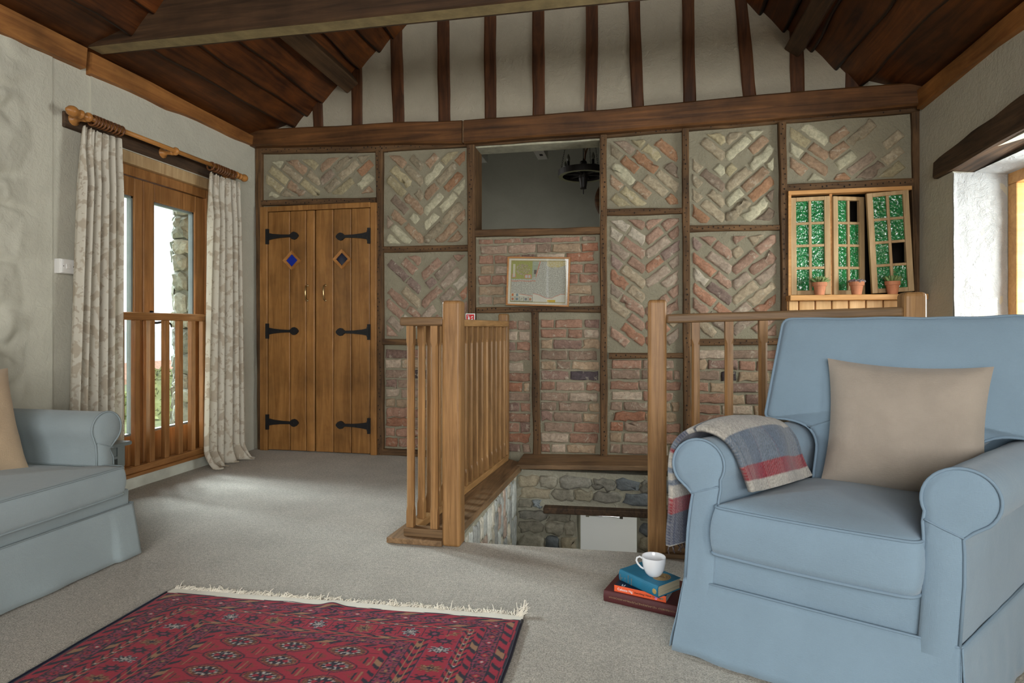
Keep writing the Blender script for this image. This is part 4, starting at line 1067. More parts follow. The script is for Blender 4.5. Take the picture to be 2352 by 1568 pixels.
# =================================================================== CURTAINS AND POLE
pole = thing('curtain_pole', (-2.965, 3.45, 2.19), 'turned wooden curtain pole over the glazed garden door', 'curtain pole')
PX, PZ = -2.965, 2.178
m = MB(); m.tube([(PX, 2.71, PZ - .002), (PX, 4.04, PZ + .006)], .0145, 12); m.build('rod', 'pole_wood', pole, smooth=True)
for y, s in ((2.71, -1), (4.03, 1)):
    m = MB(); m.lathe([(.017, 0), (.024, .006), (.024, .016), (.016, .022), (.019, .03), (.028, .05), (.030, .062), (.025, .078), (.014, .088), (.010, .094), (.002, .099)], (PX, y, PZ), 18, (0, s, 0)); m.build('finial', 'pole_wood', pole, smooth=True)
for y in (2.745, 3.385, 4.0):
    m = MB(); m.lathe([(.022, -.011), (.026, -.006), (.026, .006), (.022, .011)], (PX, y, PZ), 16, (0, 1, 0)); m.lathe([(.034, 0), (.034, .012), (.020, .02), (.013, .045), (.018, .075), (.020, .09)], (-3.07, y, PZ - .006), 14, (1, 0, 0)); m.build('bracket', 'pole_wood', pole, smooth=True)
def curtain(name_label, y_top, y_bot, z_top, z_bot, nfold, seed, rings, puddle=False, xc=-2.965):
    root = thing('curtain', (xc, (y_top[0] + y_top[1]) / 2, z_bot), name_label, 'curtain', 'curtains of the garden door')
    m = MB()
    def fn(u, v):
        # v 0 top .. 1 bottom
        z = lerp(z_top, z_bot, v); k = min(1, v * 7)
        waist = .03 * math.sin(min(1, v * 2.2) * math.pi) * 0
        a, b = lerp(y_top[0], y_bot[0], v ** .8), lerp(y_top[1], y_bot[1], v ** .8)
        uu = u + .012 * math.sin(u * 40 + seed) * v + .03 * nz(u * 3, v * 1.2, seed) * v
        y = lerp(a, b, uu)
        amp = lerp(.016, .040, k) * (1 + .4 * nz(u * 4, v * .8, seed + 2)); ph = u * nfold * 2 * math.pi + 1.2 * nz(u * 2, v * .6, seed) * v
        if v < .05: ph *= 1.0
        x = xc + amp * math.sin(ph) + .012 * math.sin(ph * 2.1 + 1) * (1 - k)
        if puddle and v > .93:
            q = (v - .93) / .07; x += .07 * q ** 1.5 * (1 + .6 * math.sin(u * 9 + 1)); y += .03 * q * math.sin(u * 11); z = max(.006 + .012 * (1 + nz(u * 6, q)) * (1 - q * .4), z)
        return (x, y, z + (.006 * math.sin(ph * 2) if v < .01 else 0))
    m.grid(fn, 130, 70)
    o = m.build('drape', 'curtain_print', root, smooth=True, solid=.004)
    m = MB()
    m.grid(lambda u, v: (lambda p: (p[0] + .0035, p[1], p[2]))(fn(u, v * .045 + .0)), 130, 4); m.build('heading_tape', 'curtain_print', o, smooth=True)
    for y in rings:
        m = MB(); m.tube([(PX + .029 * math.cos(t), y + .004 * math.sin(t), PZ - .008 + .029 * math.sin(t)) for t in np.linspace(0, 2 * math.pi, 24)[:-1]], .0055, 7, closed=True); m.build('curtain_ring', 'ring_wood', root, smooth=True)
curtain('printed cream curtain hanging behind the end of the sofa', (2.705, 2.965), (2.615, 2.985), 2.115, .02, 6, 1.0, [2.772, 2.79, 2.81, 2.832, 2.855, 2.878, 2.905, 2.93, 2.955])
curtain('printed cream curtain trailing on the carpet beside the cupboard doors', (3.70, 4.05), (3.64, 4.10), 2.120, -.02, 6, 4.0, [3.72, 3.765, 3.79, 3.815, 3.84, 3.865, 3.89, 3.93, 3.96], puddle=True)

# =================================================================== RUG
RW, RL = 1.352, 2.1     # width, length; far edge carries the fringe
def rug_color(x, y):
    """x across 0..RW, y from the far edge 0..RL"""
    red, dk, pink, tan, cream, rust = (.37, .012, .036), (.012, .010, .026), (.27, .030, .080), (.34, .17, .085), (.50, .44, .40), (.17, .05, .022)
    dx = min(x, RW - x); dy = min(y, RL - y) * 1.62; side = dx < dy; d = dx if side else dy; a = y * 1.62 if side else x; ka = y if side else x
    if d < .010: return dk
    if d < .016: return red
    def zig(w, d0, d1, per, a, c1, c2, c3):
        c = (d - (d0 + d1) / 2) / ((d1 - d0) / 2); p = (a / per + c * .35) % 1; i = int(a / per + c * .35)
        if abs(c) > .80: return dk if abs(c) > .9 else red
        if p < .45 - .12 * abs(c): return c1
        return (c3 if i % 4 == 0 else c2)
    if d < .050: return zig(0, .016, .050, .075, a, dk, red, tan)
    if d < .105:     # small flowers
        c = (d - .0775) / .0275; p = (a / .058) % 1 - .5; i = int(a / .058); r = abs(c) * .9 + abs(p) * 1.6
        if abs(c) > .92: return dk
        if r < .22: return tan if i % 3 == 0 else cream if i % 3 == 1 else dk
        if r < .5: return red
        if r < .62: return dk
        n = nz(x * 95, y * 150); return dk if n > .10 else rust if n < -.30 else pink
    if d < .135: return zig(0, .105, .135, .07, a + .02, dk, red, tan)
    if d < .172:
        c = (d - .1535) / .0185
        if abs(abs(c) - .35) < .08: return tan
        p = (a / .05 + abs(c) * .8) % 1; return dk if p < .42 else red if p < .86 else (cream if abs(c) < .3 else red)
    if d < .268:     # rosettes
        c = (d - .22) / .048; per = .0805; p = (a / per) % 1 - .5; i = int(a / per)
        if abs(c) > .9: return pink if abs(c) < .96 else dk
        r = math.hypot(c * .95, p * 2.15); th = math.atan2(p * 2.15, c * .95); petal = .70 + .18 * math.cos(th * 8)
        if not side and abs(abs(p) - .47) < .012: return dk
        if i % 2:
            if r < .22: return pink
            if r < petal and (r < .5 or math.cos(th * 16) > -.2): return dk
        else:
            if r < .16: return cream if i % 4 == 0 else dk
            if r < .36: return dk if math.cos(th * 8) > 0 else (cream if i % 4 == 0 else tan)
            if r < petal: return (rust if i % 4 else dk) if nz(x * 130, y * 220) > -.1 else ((.45, .4, .4) if i % 4 == 0 else tan)
        return red
    if d < .318:
        c = (d - .293) / .025
        if abs(abs(c) - .35) < .07: return tan
        p = (a / .06 + abs(c) * .8) % 1; return dk if p < .42 else (tan if (int(a / .06) % 5 == 0 and abs(c) < .4) else red)
    if d < .362:
        c = (d - .34) / .022; p = (a / .05) % 1 - .5; r = abs(c) + abs(p) * 1.5; i = int(a / .05)
        if abs(c) > .9: return dk
        if r < .3: return tan if i % 2 else red
        n = nz(x * 100, y * 150, 4); return dk if n > .10 else pink if n > -.28 else rust
    if d < .395: return zig(0, .362, .395, .06, a, dk, red, tan)
    # field: rows of octagonal guls
    fx = x - (RW / 2); fy = y - .275
    gx, gy = .180, .0815
    i = math.floor(fx / gx + .5); j = math.floor(fy / gy + .5); u = (fx - i * gx) / .068; v = (fy - j * gy) / .0335
    r = math.hypot(u, v); r = max(r, (abs(u) + abs(v)) * .78); th = math.atan2(v, u)
    if r < 1.0:
        if r > .91: return dk
        if r > .84: return red
        if r < .16: return dk if abs(u) > abs(v) else red
        if r < .45:
            return dk if abs(abs(u) - abs(v)) < .13 else (red if abs(u) > abs(v) else cream if nz(x * 90, y * 200) > .1 else dk)
        if r < .60: return cream if math.sin(th * 10) > .25 else dk
        return (rust if nz(x * 120, y * 190, 2) > -.1 else dk if nz(x * 90, y * 160, 7) > 0 else tan)
    if abs(v) < .05 or (abs(u) < .022 and r < 1.3): return (.06, .008, .02)
    u2 = (fx - (math.floor(fx / gx) + .5) * gx) / .05; v2 = (fy - (math.floor(fy / gy) + .5) * gy) / .026; r2 = abs(u2) + abs(v2)
    if r2 < .95:
        q = abs(u2 * .5 + v2)
        if abs(u2) < .5 and (abs(u2 % .33) < .10): return tan if abs(u2) < .2 else dk
        if r2 < .45: return red
        return rust if nz(x * 150, y * 250, 5) > .05 else red
    return red
rug = thing('rug', (-1.04, .9, .0), 'red and navy Turkmen patterned rug with a white fringe', 'rug')
ca2, sa2 = math.cos(math.radians(2.4)), math.sin(math.radians(2.4))
def rug_at(x, y, z): return (-1.715 + x * ca2 + y * sa2 * .45, 1.913 + x * sa2 - y * ca2, z)
NX, NY = 420, 640
xs = np.linspace(0, RW, NX + 1); ys = np.linspace(0, 1, NY + 1) ** 1.25 * RL
m = MB()
for j in range(NY + 1):
    for i in range(NX + 1):
        x, y = xs[i], ys[j]; m.cur = rug_color(x + .003 * nz(y * 14, 1), y + .0025 * nz(x * 14, 3))
        wv = .004 * nz(y * 7, 2) if (i == 0 or i == NX) else 0
        rip = .010 * math.exp(-((x - .665 - y * .2) / .035) ** 2) * math.exp(-(y / .05) ** 2)
        m.vert(rug_at(x + wv, y + .006 * nz(x * 9, 6) * math.exp(-y / .05), .010 + .0015 * nz(x * 5, y * 5) + rip))
for j in range(NY):
    for i in range(NX): a = j * (NX + 1) + i; m.face((a + NX + 1, a + NX + 2, a + 1, a))
fld = m.build('rug_field', 'rug_pile', rug, smooth=True)
m = MB(); m.grid(lambda u, v: rug_at(u * RW, -.044 * v + .004, .010 - .004 * v + .002 * nz(u * 20, v) + .010 * math.exp(-((u * RW - .665) / .035) ** 2) * (1 - v * .6)), 90, 3)
wbnd = m.build('woven_end', 'fringe', rug, smooth=True)
m = MB()
for k in range(620):
    x = R.uniform(0, RW); L_ = R.uniform(.010, .030) * (1 + .5 * nz(x * 9, 4)); dxx = R.uniform(-.018, .018); h = R.uniform(.004, .012) * (2.2 if R.random() < .06 else 1)
    m.tube([rug_at(x, -.038, .006), rug_at(x + dxx * .5, -.040 - L_ * .5, h), rug_at(x + dxx, -.040 - L_, max(.004, h * R.uniform(.2, 1.2)))], .0013, 4, cap=False)
for k in range(14):
    x = RW - R.uniform(0, .03); m.tube([rug_at(x, -.03, .006), rug_at(x + R.uniform(0, .02), -.05, .02), rug_at(x + R.uniform(-.01, .03), -.075, .035 * R.random() + .01)], .0014, 4, cap=False)
o = m.build('fringe', 'fringe', rug); o['kind'] = 'stuff'
for x in (0, RW):
    m = MB(); m.tube([rug_at(x + .004 * nz(y * 7, 2), y, .008) for y in np.linspace(0, RL, 60)], .006, 6); m.build('selvedge', 'book_navy', rug, smooth=True)

# =================================================================== BOOKS AND CUP
def book(name_label, corner, dr, length, depth, z0, z1, cover, page, board=.003, hard=True, spine_round=.006):
    """corner: left end of the spine; dr: direction of the spine; the book lies flat with its spine to the front"""
    dx, dy = Vector(dr).normalized(); px, py = -dy, dx
    def Q(a, b, z): return (corner[0] + dx * a + px * b, corner[1] + dy * a + py * b, z)
    root = thing('book', Q(length / 2, depth / 2, z0), name_label, 'book', 'books stacked on the carpet')
    m = MB(); o = .003 if hard else 0
    def slab(za, zb): m.hexa([Q(0, 0, za), Q(length, 0, za), Q(length, depth, za), Q(0, depth, za), Q(0, 0, zb), Q(length, 0, zb), Q(length, depth, zb), Q(0, depth, zb)])
    slab(z0, z0 + board); slab(z1 - board, z1)
    cv = m.build('cover', cover, root, bevel=.0012)
    m = MB(); k = 10; rows = []
    for i in range(k + 1):
        a = math.pi * i / k; b = -spine_round * math.sin(a); z = lerp(z0, z1, (1 - math.cos(a)) / 2)
        rows.append([m.vert(Q(0, b, z)), m.vert(Q(length, b, z)), m.vert(Q(length, b + .004, z)), m.vert(Q(0, b + .004, z))])
    for a, b in zip(rows, rows[1:]):
        for j in range(4): m.face((a[j], a[(j + 1) % 4], b[(j + 1) % 4], b[j]))
    sp = m.build('spine', cover if cover != 'book_navy' else 'book_orange', root, smooth=False)
    m = MB(); m.hexa([Q(o, .003, z0 + board), Q(length - o, .003, z0 + board), Q(length - o, depth - o, z0 + board), Q(o, depth - o, z0 + board), Q(o, .003, z1 - board), Q(length - o, .003, z1 - board), Q(length - o, depth - o, z1 - board), Q(o, depth - o, z1 - board)])
    m.build('page_block', page, root)
    return root, Q, (dx, dy, 0), sp, cv
def worn_letters(count, size, mat, parent, origin, xdir, ydir, seed):
    """a line of rubbed gilt lettering, too worn to read: small upright and slanted strokes"""
    rr = random.Random(seed); X = Vector(xdir).normalized(); Y_ = Vector(ydir).normalized(); Z = X.cross(Y_); o3 = Vector(origin); m = MB(); x = 0
    for k in range(count):
        w = size * rr.uniform(.35, .7)
        if rr.random() < .16: x += size * .5; continue
        for a, b, c, d in ((0, 0, 0, rr.uniform(.6, 1)), (0, rr.uniform(.3, .9), 1, rr.uniform(.2, .9)), (1, 0, 1, rr.uniform(.3, .7)))[:rr.choice((2, 3, 3))]:
            p, q = o3 + X * (x + a * w) + Y_ * b * size, o3 + X * (x + c * w) + Y_ * d * size
            m.bar(p, q, size * .14, .0004, up=Z)
        x += w + size * .28
    return m.build('lettering', mat, parent)
rt, Q, D3, sp, cv = book('large maroon hardback book lying at the bottom of the stack', (-.098, 2.190), (.955, -.297), .312, .215, 0, .041, 'book_maroon', 'pages_cream', .0035, True, .007)
worn_letters(15, .0065, 'gold_dull', sp, Q(.022, -.0076, .019), D3, (0, 0, 1), 1)
worn_letters(24, .0078, 'gold_dull', sp, Q(.094, -.0076, .0175), D3, (0, 0, 1), 2)
worn_letters(17, .0058, 'gold_dull', sp, Q(.215, -.0076, .019), D3, (0, 0, 1), 3)
rt, Q, D3, sp, cv = book('thin paperback with orange spine and navy cover, second in the stack', (-.061, 2.185), (.952, -.307), .189, .126, .0415, .0640, 'book_navy', 'pages_grey', .0008, False, .0005)
text_mesh('lettering', 'Celeste Ng', .0125, 'white_ink', sp, Q(.012, -.0012, .0485), D3, (0, 0, 1))
text_mesh('lettering', 'Everything I Never Told You', .0082, 'black_ink', sp, Q(.076, -.0012, .0495), D3, (0, 0, 1))
m = MB(); m.poly([Q(.154 + .005 * math.cos(a), -.0009, .0520 + .0085 * math.sin(a)) for a in np.linspace(0, 2 * math.pi, 9)[:-1]]); m.build('publisher_mark', 'pink_ink', sp)
m = MB(); m.poly([Q(.171, -.0009, .049), Q(.179, -.0009, .049), Q(.179, -.0009, .055), Q(.171, -.0009, .055)]); m.build('publisher_mark', 'gold_dull', sp)
text_mesh('lettering', 'Li', .020, 'white_ink', cv, Q(.024, .006, .0642), D3, (-D3[1], D3[0], 0))
rt, Q, D3, sp, cv = book('thick teal cloth book on top of the stack, under the cup', (-.040, 2.230), (.133, -.122), .181, .120, .0643, .1060, 'book_teal', 'pages_cream', .003, True, .008)
up = Vector((0, 0, 1))
for a, n_ in ((.004, 5), (.012, 4), (.027, 5), (.058, 5)):
    worn_letters(n_, .0062, 'gold_dull', sp, Q(a + .007, -.0086, .069), (0, 0, 1), (-D3[0], -D3[1], 0), n_ + int(a * 999))
m = MB(); m.hexa([Q(.046, -.0086, .072), Q(.047, -.0086, .072), Q(.047, -.007, .072), Q(.046, -.007, .072), Q(.046, -.0086, .100), Q(.047, -.0086, .100), Q(.047, -.007, .100), Q(.046, -.007, .100)])
m.build('gilt_rule', 'gold_dull', sp); m = MB(); m.lathe([(.010, 0), (.009, .0012), (.004, .002)], Q(.168, -.0076, .085), 7, (D3[1], -D3[0], 0)); m.build('gilt_device', 'gold', sp)
m = MB(); c = Vector(Q(.138, .068, .1061)); ux, uy = Vector(D3), Vector((-D3[1], D3[0], 0))
m.poly([tuple(c + ux * .030 * math.cos(a) + uy * .036 * math.sin(a)) for a in np.linspace(0, 2 * math.pi, 33)[:-1]]); m.build('gilt_medallion', 'gold_dull', cv)
m = MB()
for r_ in (.033, .026): m.tube([tuple(c + ux * r_ * .85 * math.cos(a) + uy * r_ * math.sin(a)) for a in np.linspace(0, 2 * math.pi, 33)[:-1]], .0006, 4, closed=True)
m.tube([tuple(c + ux * .015 * math.cos(a * 2) * math.cos(a) + uy * .018 * math.sin(a)) for a in np.linspace(0, 2 * math.pi, 40)[:-1]], .0008, 4, closed=True); m.build('gilt_ornament', 'gold', cv)
cx, cy, cz = .080, 2.196, .1062
cup = thing('cup', (cx, cy, cz), 'plain white porcelain cup standing on the teal book', 'cup')
m = MB(); m.lathe([(.001, .002), (.018, .002), (.020, 0), (.022, .001), (.030, .010), (.0375, .026), (.0415, .048), (.0428, .068), (.0420, .0695), (.0408, .068), (.0395, .048), (.0355, .027), (.027, .012), (.001, .007)], (cx, cy, cz), 40, cap=False)
m.build('bowl', 'porcelain', cup, smooth=True)
m = MB(); hd = Vector((-.96, -.10, 0)).normalized(); pts = []
for r_, h in ((.0405, .060), (.050, .0665), (.060, .062), (.0625, .052), (.057, .040), (.046, .028), (.036, .022)): pts.append((cx + hd.x * r_, cy + hd.y * r_, cz + h))
m.tube(pts, [.0035, .0034, .0034, .0036, .0036, .0034, .003], 8); m.build('handle', 'porcelain', cup, smooth=True)

# =================================================================== SMALL TABLE, SWITCH
tb = thing('side_table', (-2.75, 2.45, 0), 'small grey painted side table half hidden behind the sofa end', 'table')
tx0, tx1, ty0, ty1, tz = -2.98, -2.55, 2.285, 2.615, .418
m = MB(); m.box(tx0, tx1, ty0, ty1, tz - .020, tz); m.build('table_top', 'grey_paint', tb, bevel=.005)
m = MB(); m.box(tx0 + .03, tx1 - .03, ty0 + .03, ty1 - .03, tz - .085, tz - .02); m.box(tx0 + .024, tx1 - .024, ty0 + .05, ty1 - .05, tz - .083, tz - .068); m.build('apron', 'grey_paint', tb, bevel=.003)
for x in (tx0 + .045, tx1 - .045):
    for y in (ty0 + .045, ty1 - .045):
        m = MB(); m.box(x - .022, x + .022, y - .022, y + .022, tz - .125, tz - .02)
        m.lathe([(.018, tz - .125), (.012, tz - .133), (.019, tz - .142), (.012, tz - .152), (.015, tz - .19), (.019, tz - .26), (.016, tz - .33), (.011, tz - .37), (.017, tz - .385), (.012, tz - .40), (.012, 0)][::-1], (x, y, 0), 14); m.build('leg', 'grey_paint', tb)
sw = thing('socket_box', (-3.05, 2.74, 1.34), 'white surface mounted double switch on the left wall behind the curtain', 'switch')
m = MB(); m.box(-3.082, -3.040, 2.645, 2.79, 1.303, 1.383); m.build('back_box', 'white_plastic', sw, bevel=.003)
m = MB(); m.box(-3.041, -3.033, 2.647, 2.788, 1.305, 1.381); m.build('faceplate', 'white_plastic', sw, bevel=.002)
for y in (2.685, 2.75):
    m = MB(); m.hexa([(-3.034, y - .010, 1.328), (-3.034, y + .010, 1.328), (-3.026, y + .010, 1.332), (-3.026, y - .010, 1.332), (-3.034, y - .010, 1.356), (-3.034, y + .010, 1.356), (-3.031, y + .010, 1.356), (-3.031, y - .010, 1.356)]); m.build('rocker', 'white_plastic', sw)
for y in (2.66, 2.717, 2.775):
    m = MB(); m.lathe([(.003, 0), (.0025, .001)], (-3.0335, y, 1.343), 8, (1, 0, 0)); m.build('screw', 'iron', sw)

# =================================================================== FRAMED MAP
pic = thing('framed_map', (-.685, 4.365, 1.16), 'old county map in a thin pine frame hanging on the bricks', 'picture')
pt = math.radians(-1.9); pc = (-.685, 1.354)
def PQ(u, v, y): return (pc[0] + u * math.cos(pt) - v * math.sin(pt), y, pc[1] + u * math.sin(pt) + v * math.cos(pt))
hw, hh = .237, .183; fw = .0115
m = MB()
for a in ((-hw, hw, -hh, -hh + fw), (-hw, hw, hh - fw, hh), (-hw, -hw + fw, -hh + fw, hh - fw), (hw - fw, hw, -hh + fw, hh - fw)):
    m.hexa([PQ(a[0], a[2], 4.342), PQ(a[1], a[2], 4.342), PQ(a[1], a[2], 4.372), PQ(a[0], a[2], 4.372), PQ(a[0], a[3], 4.342), PQ(a[1], a[3], 4.342), PQ(a[1], a[3], 4.372), PQ(a[0], a[3], 4.372)])
m.build('frame', 'picture_frame_wood', pic, bevel=.002)
def map_color(u, v):
    """u,v 0..1, v up"""
    paper, ink, green, red, gold, blue = (.52, .49, .40), (.12, .10, .09), (.30, .30, .10), (.50, .20, .14), (.52, .36, .06), (.36, .41, .38)
    if u < .035 or u > .965 or v < .045 or v > .955: return (.60, .57, .48)
    if u < .045 or u > .955 or v < .058 or v > .942: return (.30, .25, .10)
    n = nz(u * 60, v * 48, 1); n2 = nz(u * 120, v * 90, 5)
    b1 = .62 + .05 * nz(v * 7, 2); coast = .50 - .02 * u + .035 * nz(u * 6, 9)     # north coast line
    if u < .40 and v > .55:
        if .07 < u < .11 and .62 < v < .88: return (.50, .47, .36)
        r = math.hypot((u - .24) / .12, (v - .76) / .13)
        if r < 1 and n > .05: return (.22, .13, .13) if n2 > .0 else (.45, .38, .32)
        for a, b in ((.055, .58), (.32, .565), (.27, .565)):
            if a < u < a + .065 and b < v < b + .09: return red if (u < a + .012 or u > a + .053 or v < b + .015 or v > b + .075) else (.42, .43, .40)
        return tuple(c * (1 + .35 * n2) for c in green)
    cl = .53 - .012 * math.sin(v * 9) if v > .52 else 9
    if u < .50 - .10 * (v < .6) and v > coast + .05 and u < (.44 + .20 * (v - .55)):
        if .43 < u < .47 and (.66 < v < .76 or .56 < v < .60): return ink
        return tuple(c * (1 + .25 * nz(u * 10, v * 120)) for c in (.30, .33, .25))
    d = v - coast if u < .46 else (u - (.44 + .20 * max(0, v - .55)))
    if abs(d - .01) < .008: return red
    if v < .135 + .03 and u < .42:
        k = int((u - .04) / .075); w = (u - .04) % .075
        if w < .008 or v < .07 or v > .155: return (.15, .17, .15)
        if .018 < w < .06 and .08 < v < .14: return ((.50, .18, .08), (.18, .24, .27), (.46, .45, .36), (.20, .22, .24), (.48, .22, .12))[k % 5] if n2 > -.2 else ink
        return paper
    if v < .24 and u < .19:
        w = (u - .04) % .075
        return (.48, .16, .06) if (u < .1 and .02 < w < .055 and .17 < v < .23) else (.18, .24, .27) if (.02 < w < .055 and .17 < v < .23) else paper
    s = .13 + .10 * (1 - math.exp(-((u - .68) / .14) ** 2)) + .02 * nz(u * 14, 3) if u > .42 else .17 + .05 * (.42 - u) * 4
    if u > .19 and v < s: return gold if (.66 < u < .80 and v < .11) else (.56, .53, .46)
    if u > .19 and v < s + .012: return red
    if u > .64 and v > .86 - .05 * math.sin((u - .6) * 9): return (.48, .40, .20) if n > -.2 else paper
    if n2 > .13: return (.24, .22, .20)
    return tuple(c * (1 + .18 * n) for c in (.46, .45, .39))
m = MB(); m.grid(lambda u, v: PQ(lerp(-hw + fw, hw - fw, u), lerp(-hh + fw, hh - fw, v), 4.360), 260, 200, col=map_color); m.build('map_print', 'map_paper', pic)
m = MB(); m.quad(PQ(-hw + fw, -hh + fw, 4.352), PQ(hw - fw, -hh + fw, 4.352), PQ(hw - fw, hh - fw, 4.352), PQ(-hw + fw, hh - fw, 4.352)); m.build('glass', 'clear_glass', pic)

# =================================================================== FIRE SIGN
sg = thing('fire_sign', (-1.205, 4.345, 1.04), 'small red and white fire extinguisher sign on the timber post', 'sign')
m = MB(); m.box(-1.242, -1.167, 4.340, 4.346, .962, 1.118); m.build('plate', 'sign_white', sg, bevel=.004)
m = MB(); m.box(-1.235, -1.174, 4.3375, 4.3405, .975, 1.110); m.build('red_field', 'red_sign', sg)
m = MB(); m.box(-1.222, -1.208, 4.336, 4.338, 1.02, 1.088); m.box(-1.218, -1.212, 4.336, 4.338, 1.088, 1.100); m.box(-1.228, -1.212, 4.336, 4.338, 1.096, 1.102); m.build('extinguisher_symbol', 'sign_white', sg)
m = MB()
for k in range(4): z = 1.03 + .018 * k; m.poly([(-1.199, 4.3365, z), (-1.182, 4.3365, z + .006), (-1.184, 4.3365, z + .014), (-1.196, 4.3365, z + .010)])
m.build('flame_symbol', 'sign_white', sg)

# =================================================================== SALVAGED SASHES, LEDGE, POTS
rc = MB(); rc.box(1.0, 1.95, 4.66, 4.68, 1.1, 2.05); rc.box(1.0, 1.02, 4.56, 4.66, 1.1, 2.05); rc.box(1.93, 1.95, 4.56, 4.66, 1.1, 2.05); rc.box(1.0, 1.95, 4.56, 4.68, 2.03, 2.05); rc.box(1.0, 1.95, 4.56, 4.68, 1.1, 1.12)  # near-black box, painted shade behind the sashes and missing panes
rc.build('dark_backing', 'dark_hole', wb)
def sash(label, base, yaw, roll, wd, ht, missing=()):
    """base: lower left corner; u right, v up, w towards the room"""
    cy_, sy_ = math.cos(yaw), math.sin(yaw); crl, srl = math.cos(roll), math.sin(roll)
    def F(u, v, w):
        a, b = u * crl - v * srl, u * srl + v * crl
        return (base[0] + a * cy_ + w * sy_, base[1] + a * sy_ - w * cy_, base[2] + b)
    root = thing('glazed_sash', F(wd / 2, 0, 0), label, 'window')
    def bx(m, u0, u1, v0, v1, w0, w1): m.hexa([F(u0, v0, w1), F(u1, v0, w1), F(u1, v0, w0), F(u0, v0, w0), F(u0, v1, w1), F(u1, v1, w1), F(u1, v1, w0), F(u0, v1, w0)])
    m = MB(); st_, rl, br_w, bh = .036, .030, .018, .018
    bx(m, 0, st_, 0, ht, 0, .03); bx(m, wd - st_, wd, 0, ht, 0, .03); bx(m, st_, wd - st_, 0, rl, 0, .03); bx(m, st_, wd - st_, ht - rl * .9, ht, 0, .03)
    fr_ = m.build('sash_frame', 'pine_pale', root, bevel=.003)
    m = MB(); uc = wd / 2; bx(m, uc - br_w / 2, uc + br_w / 2, rl, ht - rl * .9, .004, .026)
    vs = [lerp(rl, ht - rl * .9, k / 4) for k in range(5)]
    for v in vs[1:-1]: bx(m, st_, wd - st_, v - bh / 2, v + bh / 2, .005, .025)
    m.build('glazing_bars', 'pine_pale', root, bevel=.003)
    for r_ in range(4):
        for c_ in range(2):
            if (r_, c_) in missing: continue
            u0, u1 = (st_, uc - br_w / 2) if c_ == 0 else (uc + br_w / 2, wd - st_)
            m = MB(); bx(m, u0 - .004, u1 + .004, vs[r_] - .002, vs[r_ + 1] + .002, .009, .013); m.build('pane', 'green_glass', root)
    return F
sash('pine sash of green textured panes, first from the brick panel, all panes whole', (1.078, 4.372, 1.232), 0, math.radians(.6), .250, .668)
F = sash('pine sash with green panes, middle one, standing ajar with its top right pane gone', (1.338, 4.374, 1.232), math.radians(20), math.radians(.5), .235, .668, ((3, 1),))
sash('pine sash with green panes, leaning beside the right wall, one lower pane gone', (1.582, 4.368, 1.236), math.radians(-2), math.radians(3.0), .250, .672, ((1, 1),))
mb = MB(); mb.box(1.058, 1.076, 4.34, 4.40, 1.225, 1.945); mb.box(1.056, 1.815, 4.33, 4.40, 1.918, 1.944); mb.box(1.323, 1.340, 4.36, 4.42, 1.228, 1.925)
tag(mb.build('window_lining', 'pine_orange', wb))
lg = thing('pine_ledge', (1.46, 4.3, 0), 'orange pine ledge on tongued boarding below the green glass sashes', 'ledge')
m = MB(); m.box(1.044, 1.872, 4.236, 4.395, 1.190, 1.226); m.build('ledge_board', 'pine_orange', lg, bevel=.004)
xs_ = [1.052, 1.118, 1.222, 1.325, 1.430, 1.535, 1.64, 1.745, 1.870]
for a, b in zip(xs_, xs_[1:]):
    m = MB(); m.box(a + .004, b - .004, 4.318, 4.345, .0, 1.19); m.build('board', 'pine_board', lg, bevel=.005)
m = MB(); m.box(1.05, 1.872, 4.343, 4.352, 0, 1.19); m.build('backing', 'pine_orange', lg)
for pi, (x, lab, kind) in enumerate(((1.240, 'small terracotta pot with a green rosette succulent, before the first sash', 0), (1.467, 'small terracotta pot with a flat purple succulent, in the middle of the ledge', 1), (1.682, 'small whitened terracotta pot with spiky green succulents, before the leaning sash', 2))):
    y, z = 4.286, 1.2262; p = thing('plant_pot', (x, y, z), lab, 'plant pot', 'pots on the pine ledge')
    m = MB(); m.lathe([(.0285, 0), (.0385, .060), (.0445, .061), (.0455, .086), (.0425, .0865), (.040, .078), (.002, .077)], (x, y, z), 24, cap=False); m.lathe([(.0005, .0005), (.0285, .0005)], (x, y, z), 24, cap=False); m.build('pot', 'terracotta', p, smooth=False)
    m = MB(); m.lathe([(.0005, .079), (.0405, .078)], (x, y, z), 16, cap=False); m.build('soil', 'soil', p)
    m = MB(); n = (20, 26, 22)[pi]
    for k in range(n):
        a = k * 2.4; q = k / n; rr = (.034 * (1 - q) + .004); tilt = (.35 + 1.0 * q) if kind == 0 else (.15 + .5 * q) if kind == 1 else (.6 + .8 * q)
        L_ = (.060, .042, .056)[kind] * (1 - .25 * q); d = Vector((math.cos(a) * math.cos(tilt), math.sin(a) * math.cos(tilt), math.sin(tilt))); b0 = Vector((x + math.cos(a) * rr * .35, y + math.sin(a) * rr * .35, z + .078))
        m.tube([b0, b0 + d * L_ * .35, b0 + d * L_ * .7 + Vector((0, 0, .003)), b0 + d * L_ + Vector((0, 0, .006))], [.005, .010, .008, .001] if kind != 1 else [.006, .011, .010, .004], 6)
    m.build('succulent', 'succulent_purple' if kind == 1 else 'succulent', p, smooth=True)

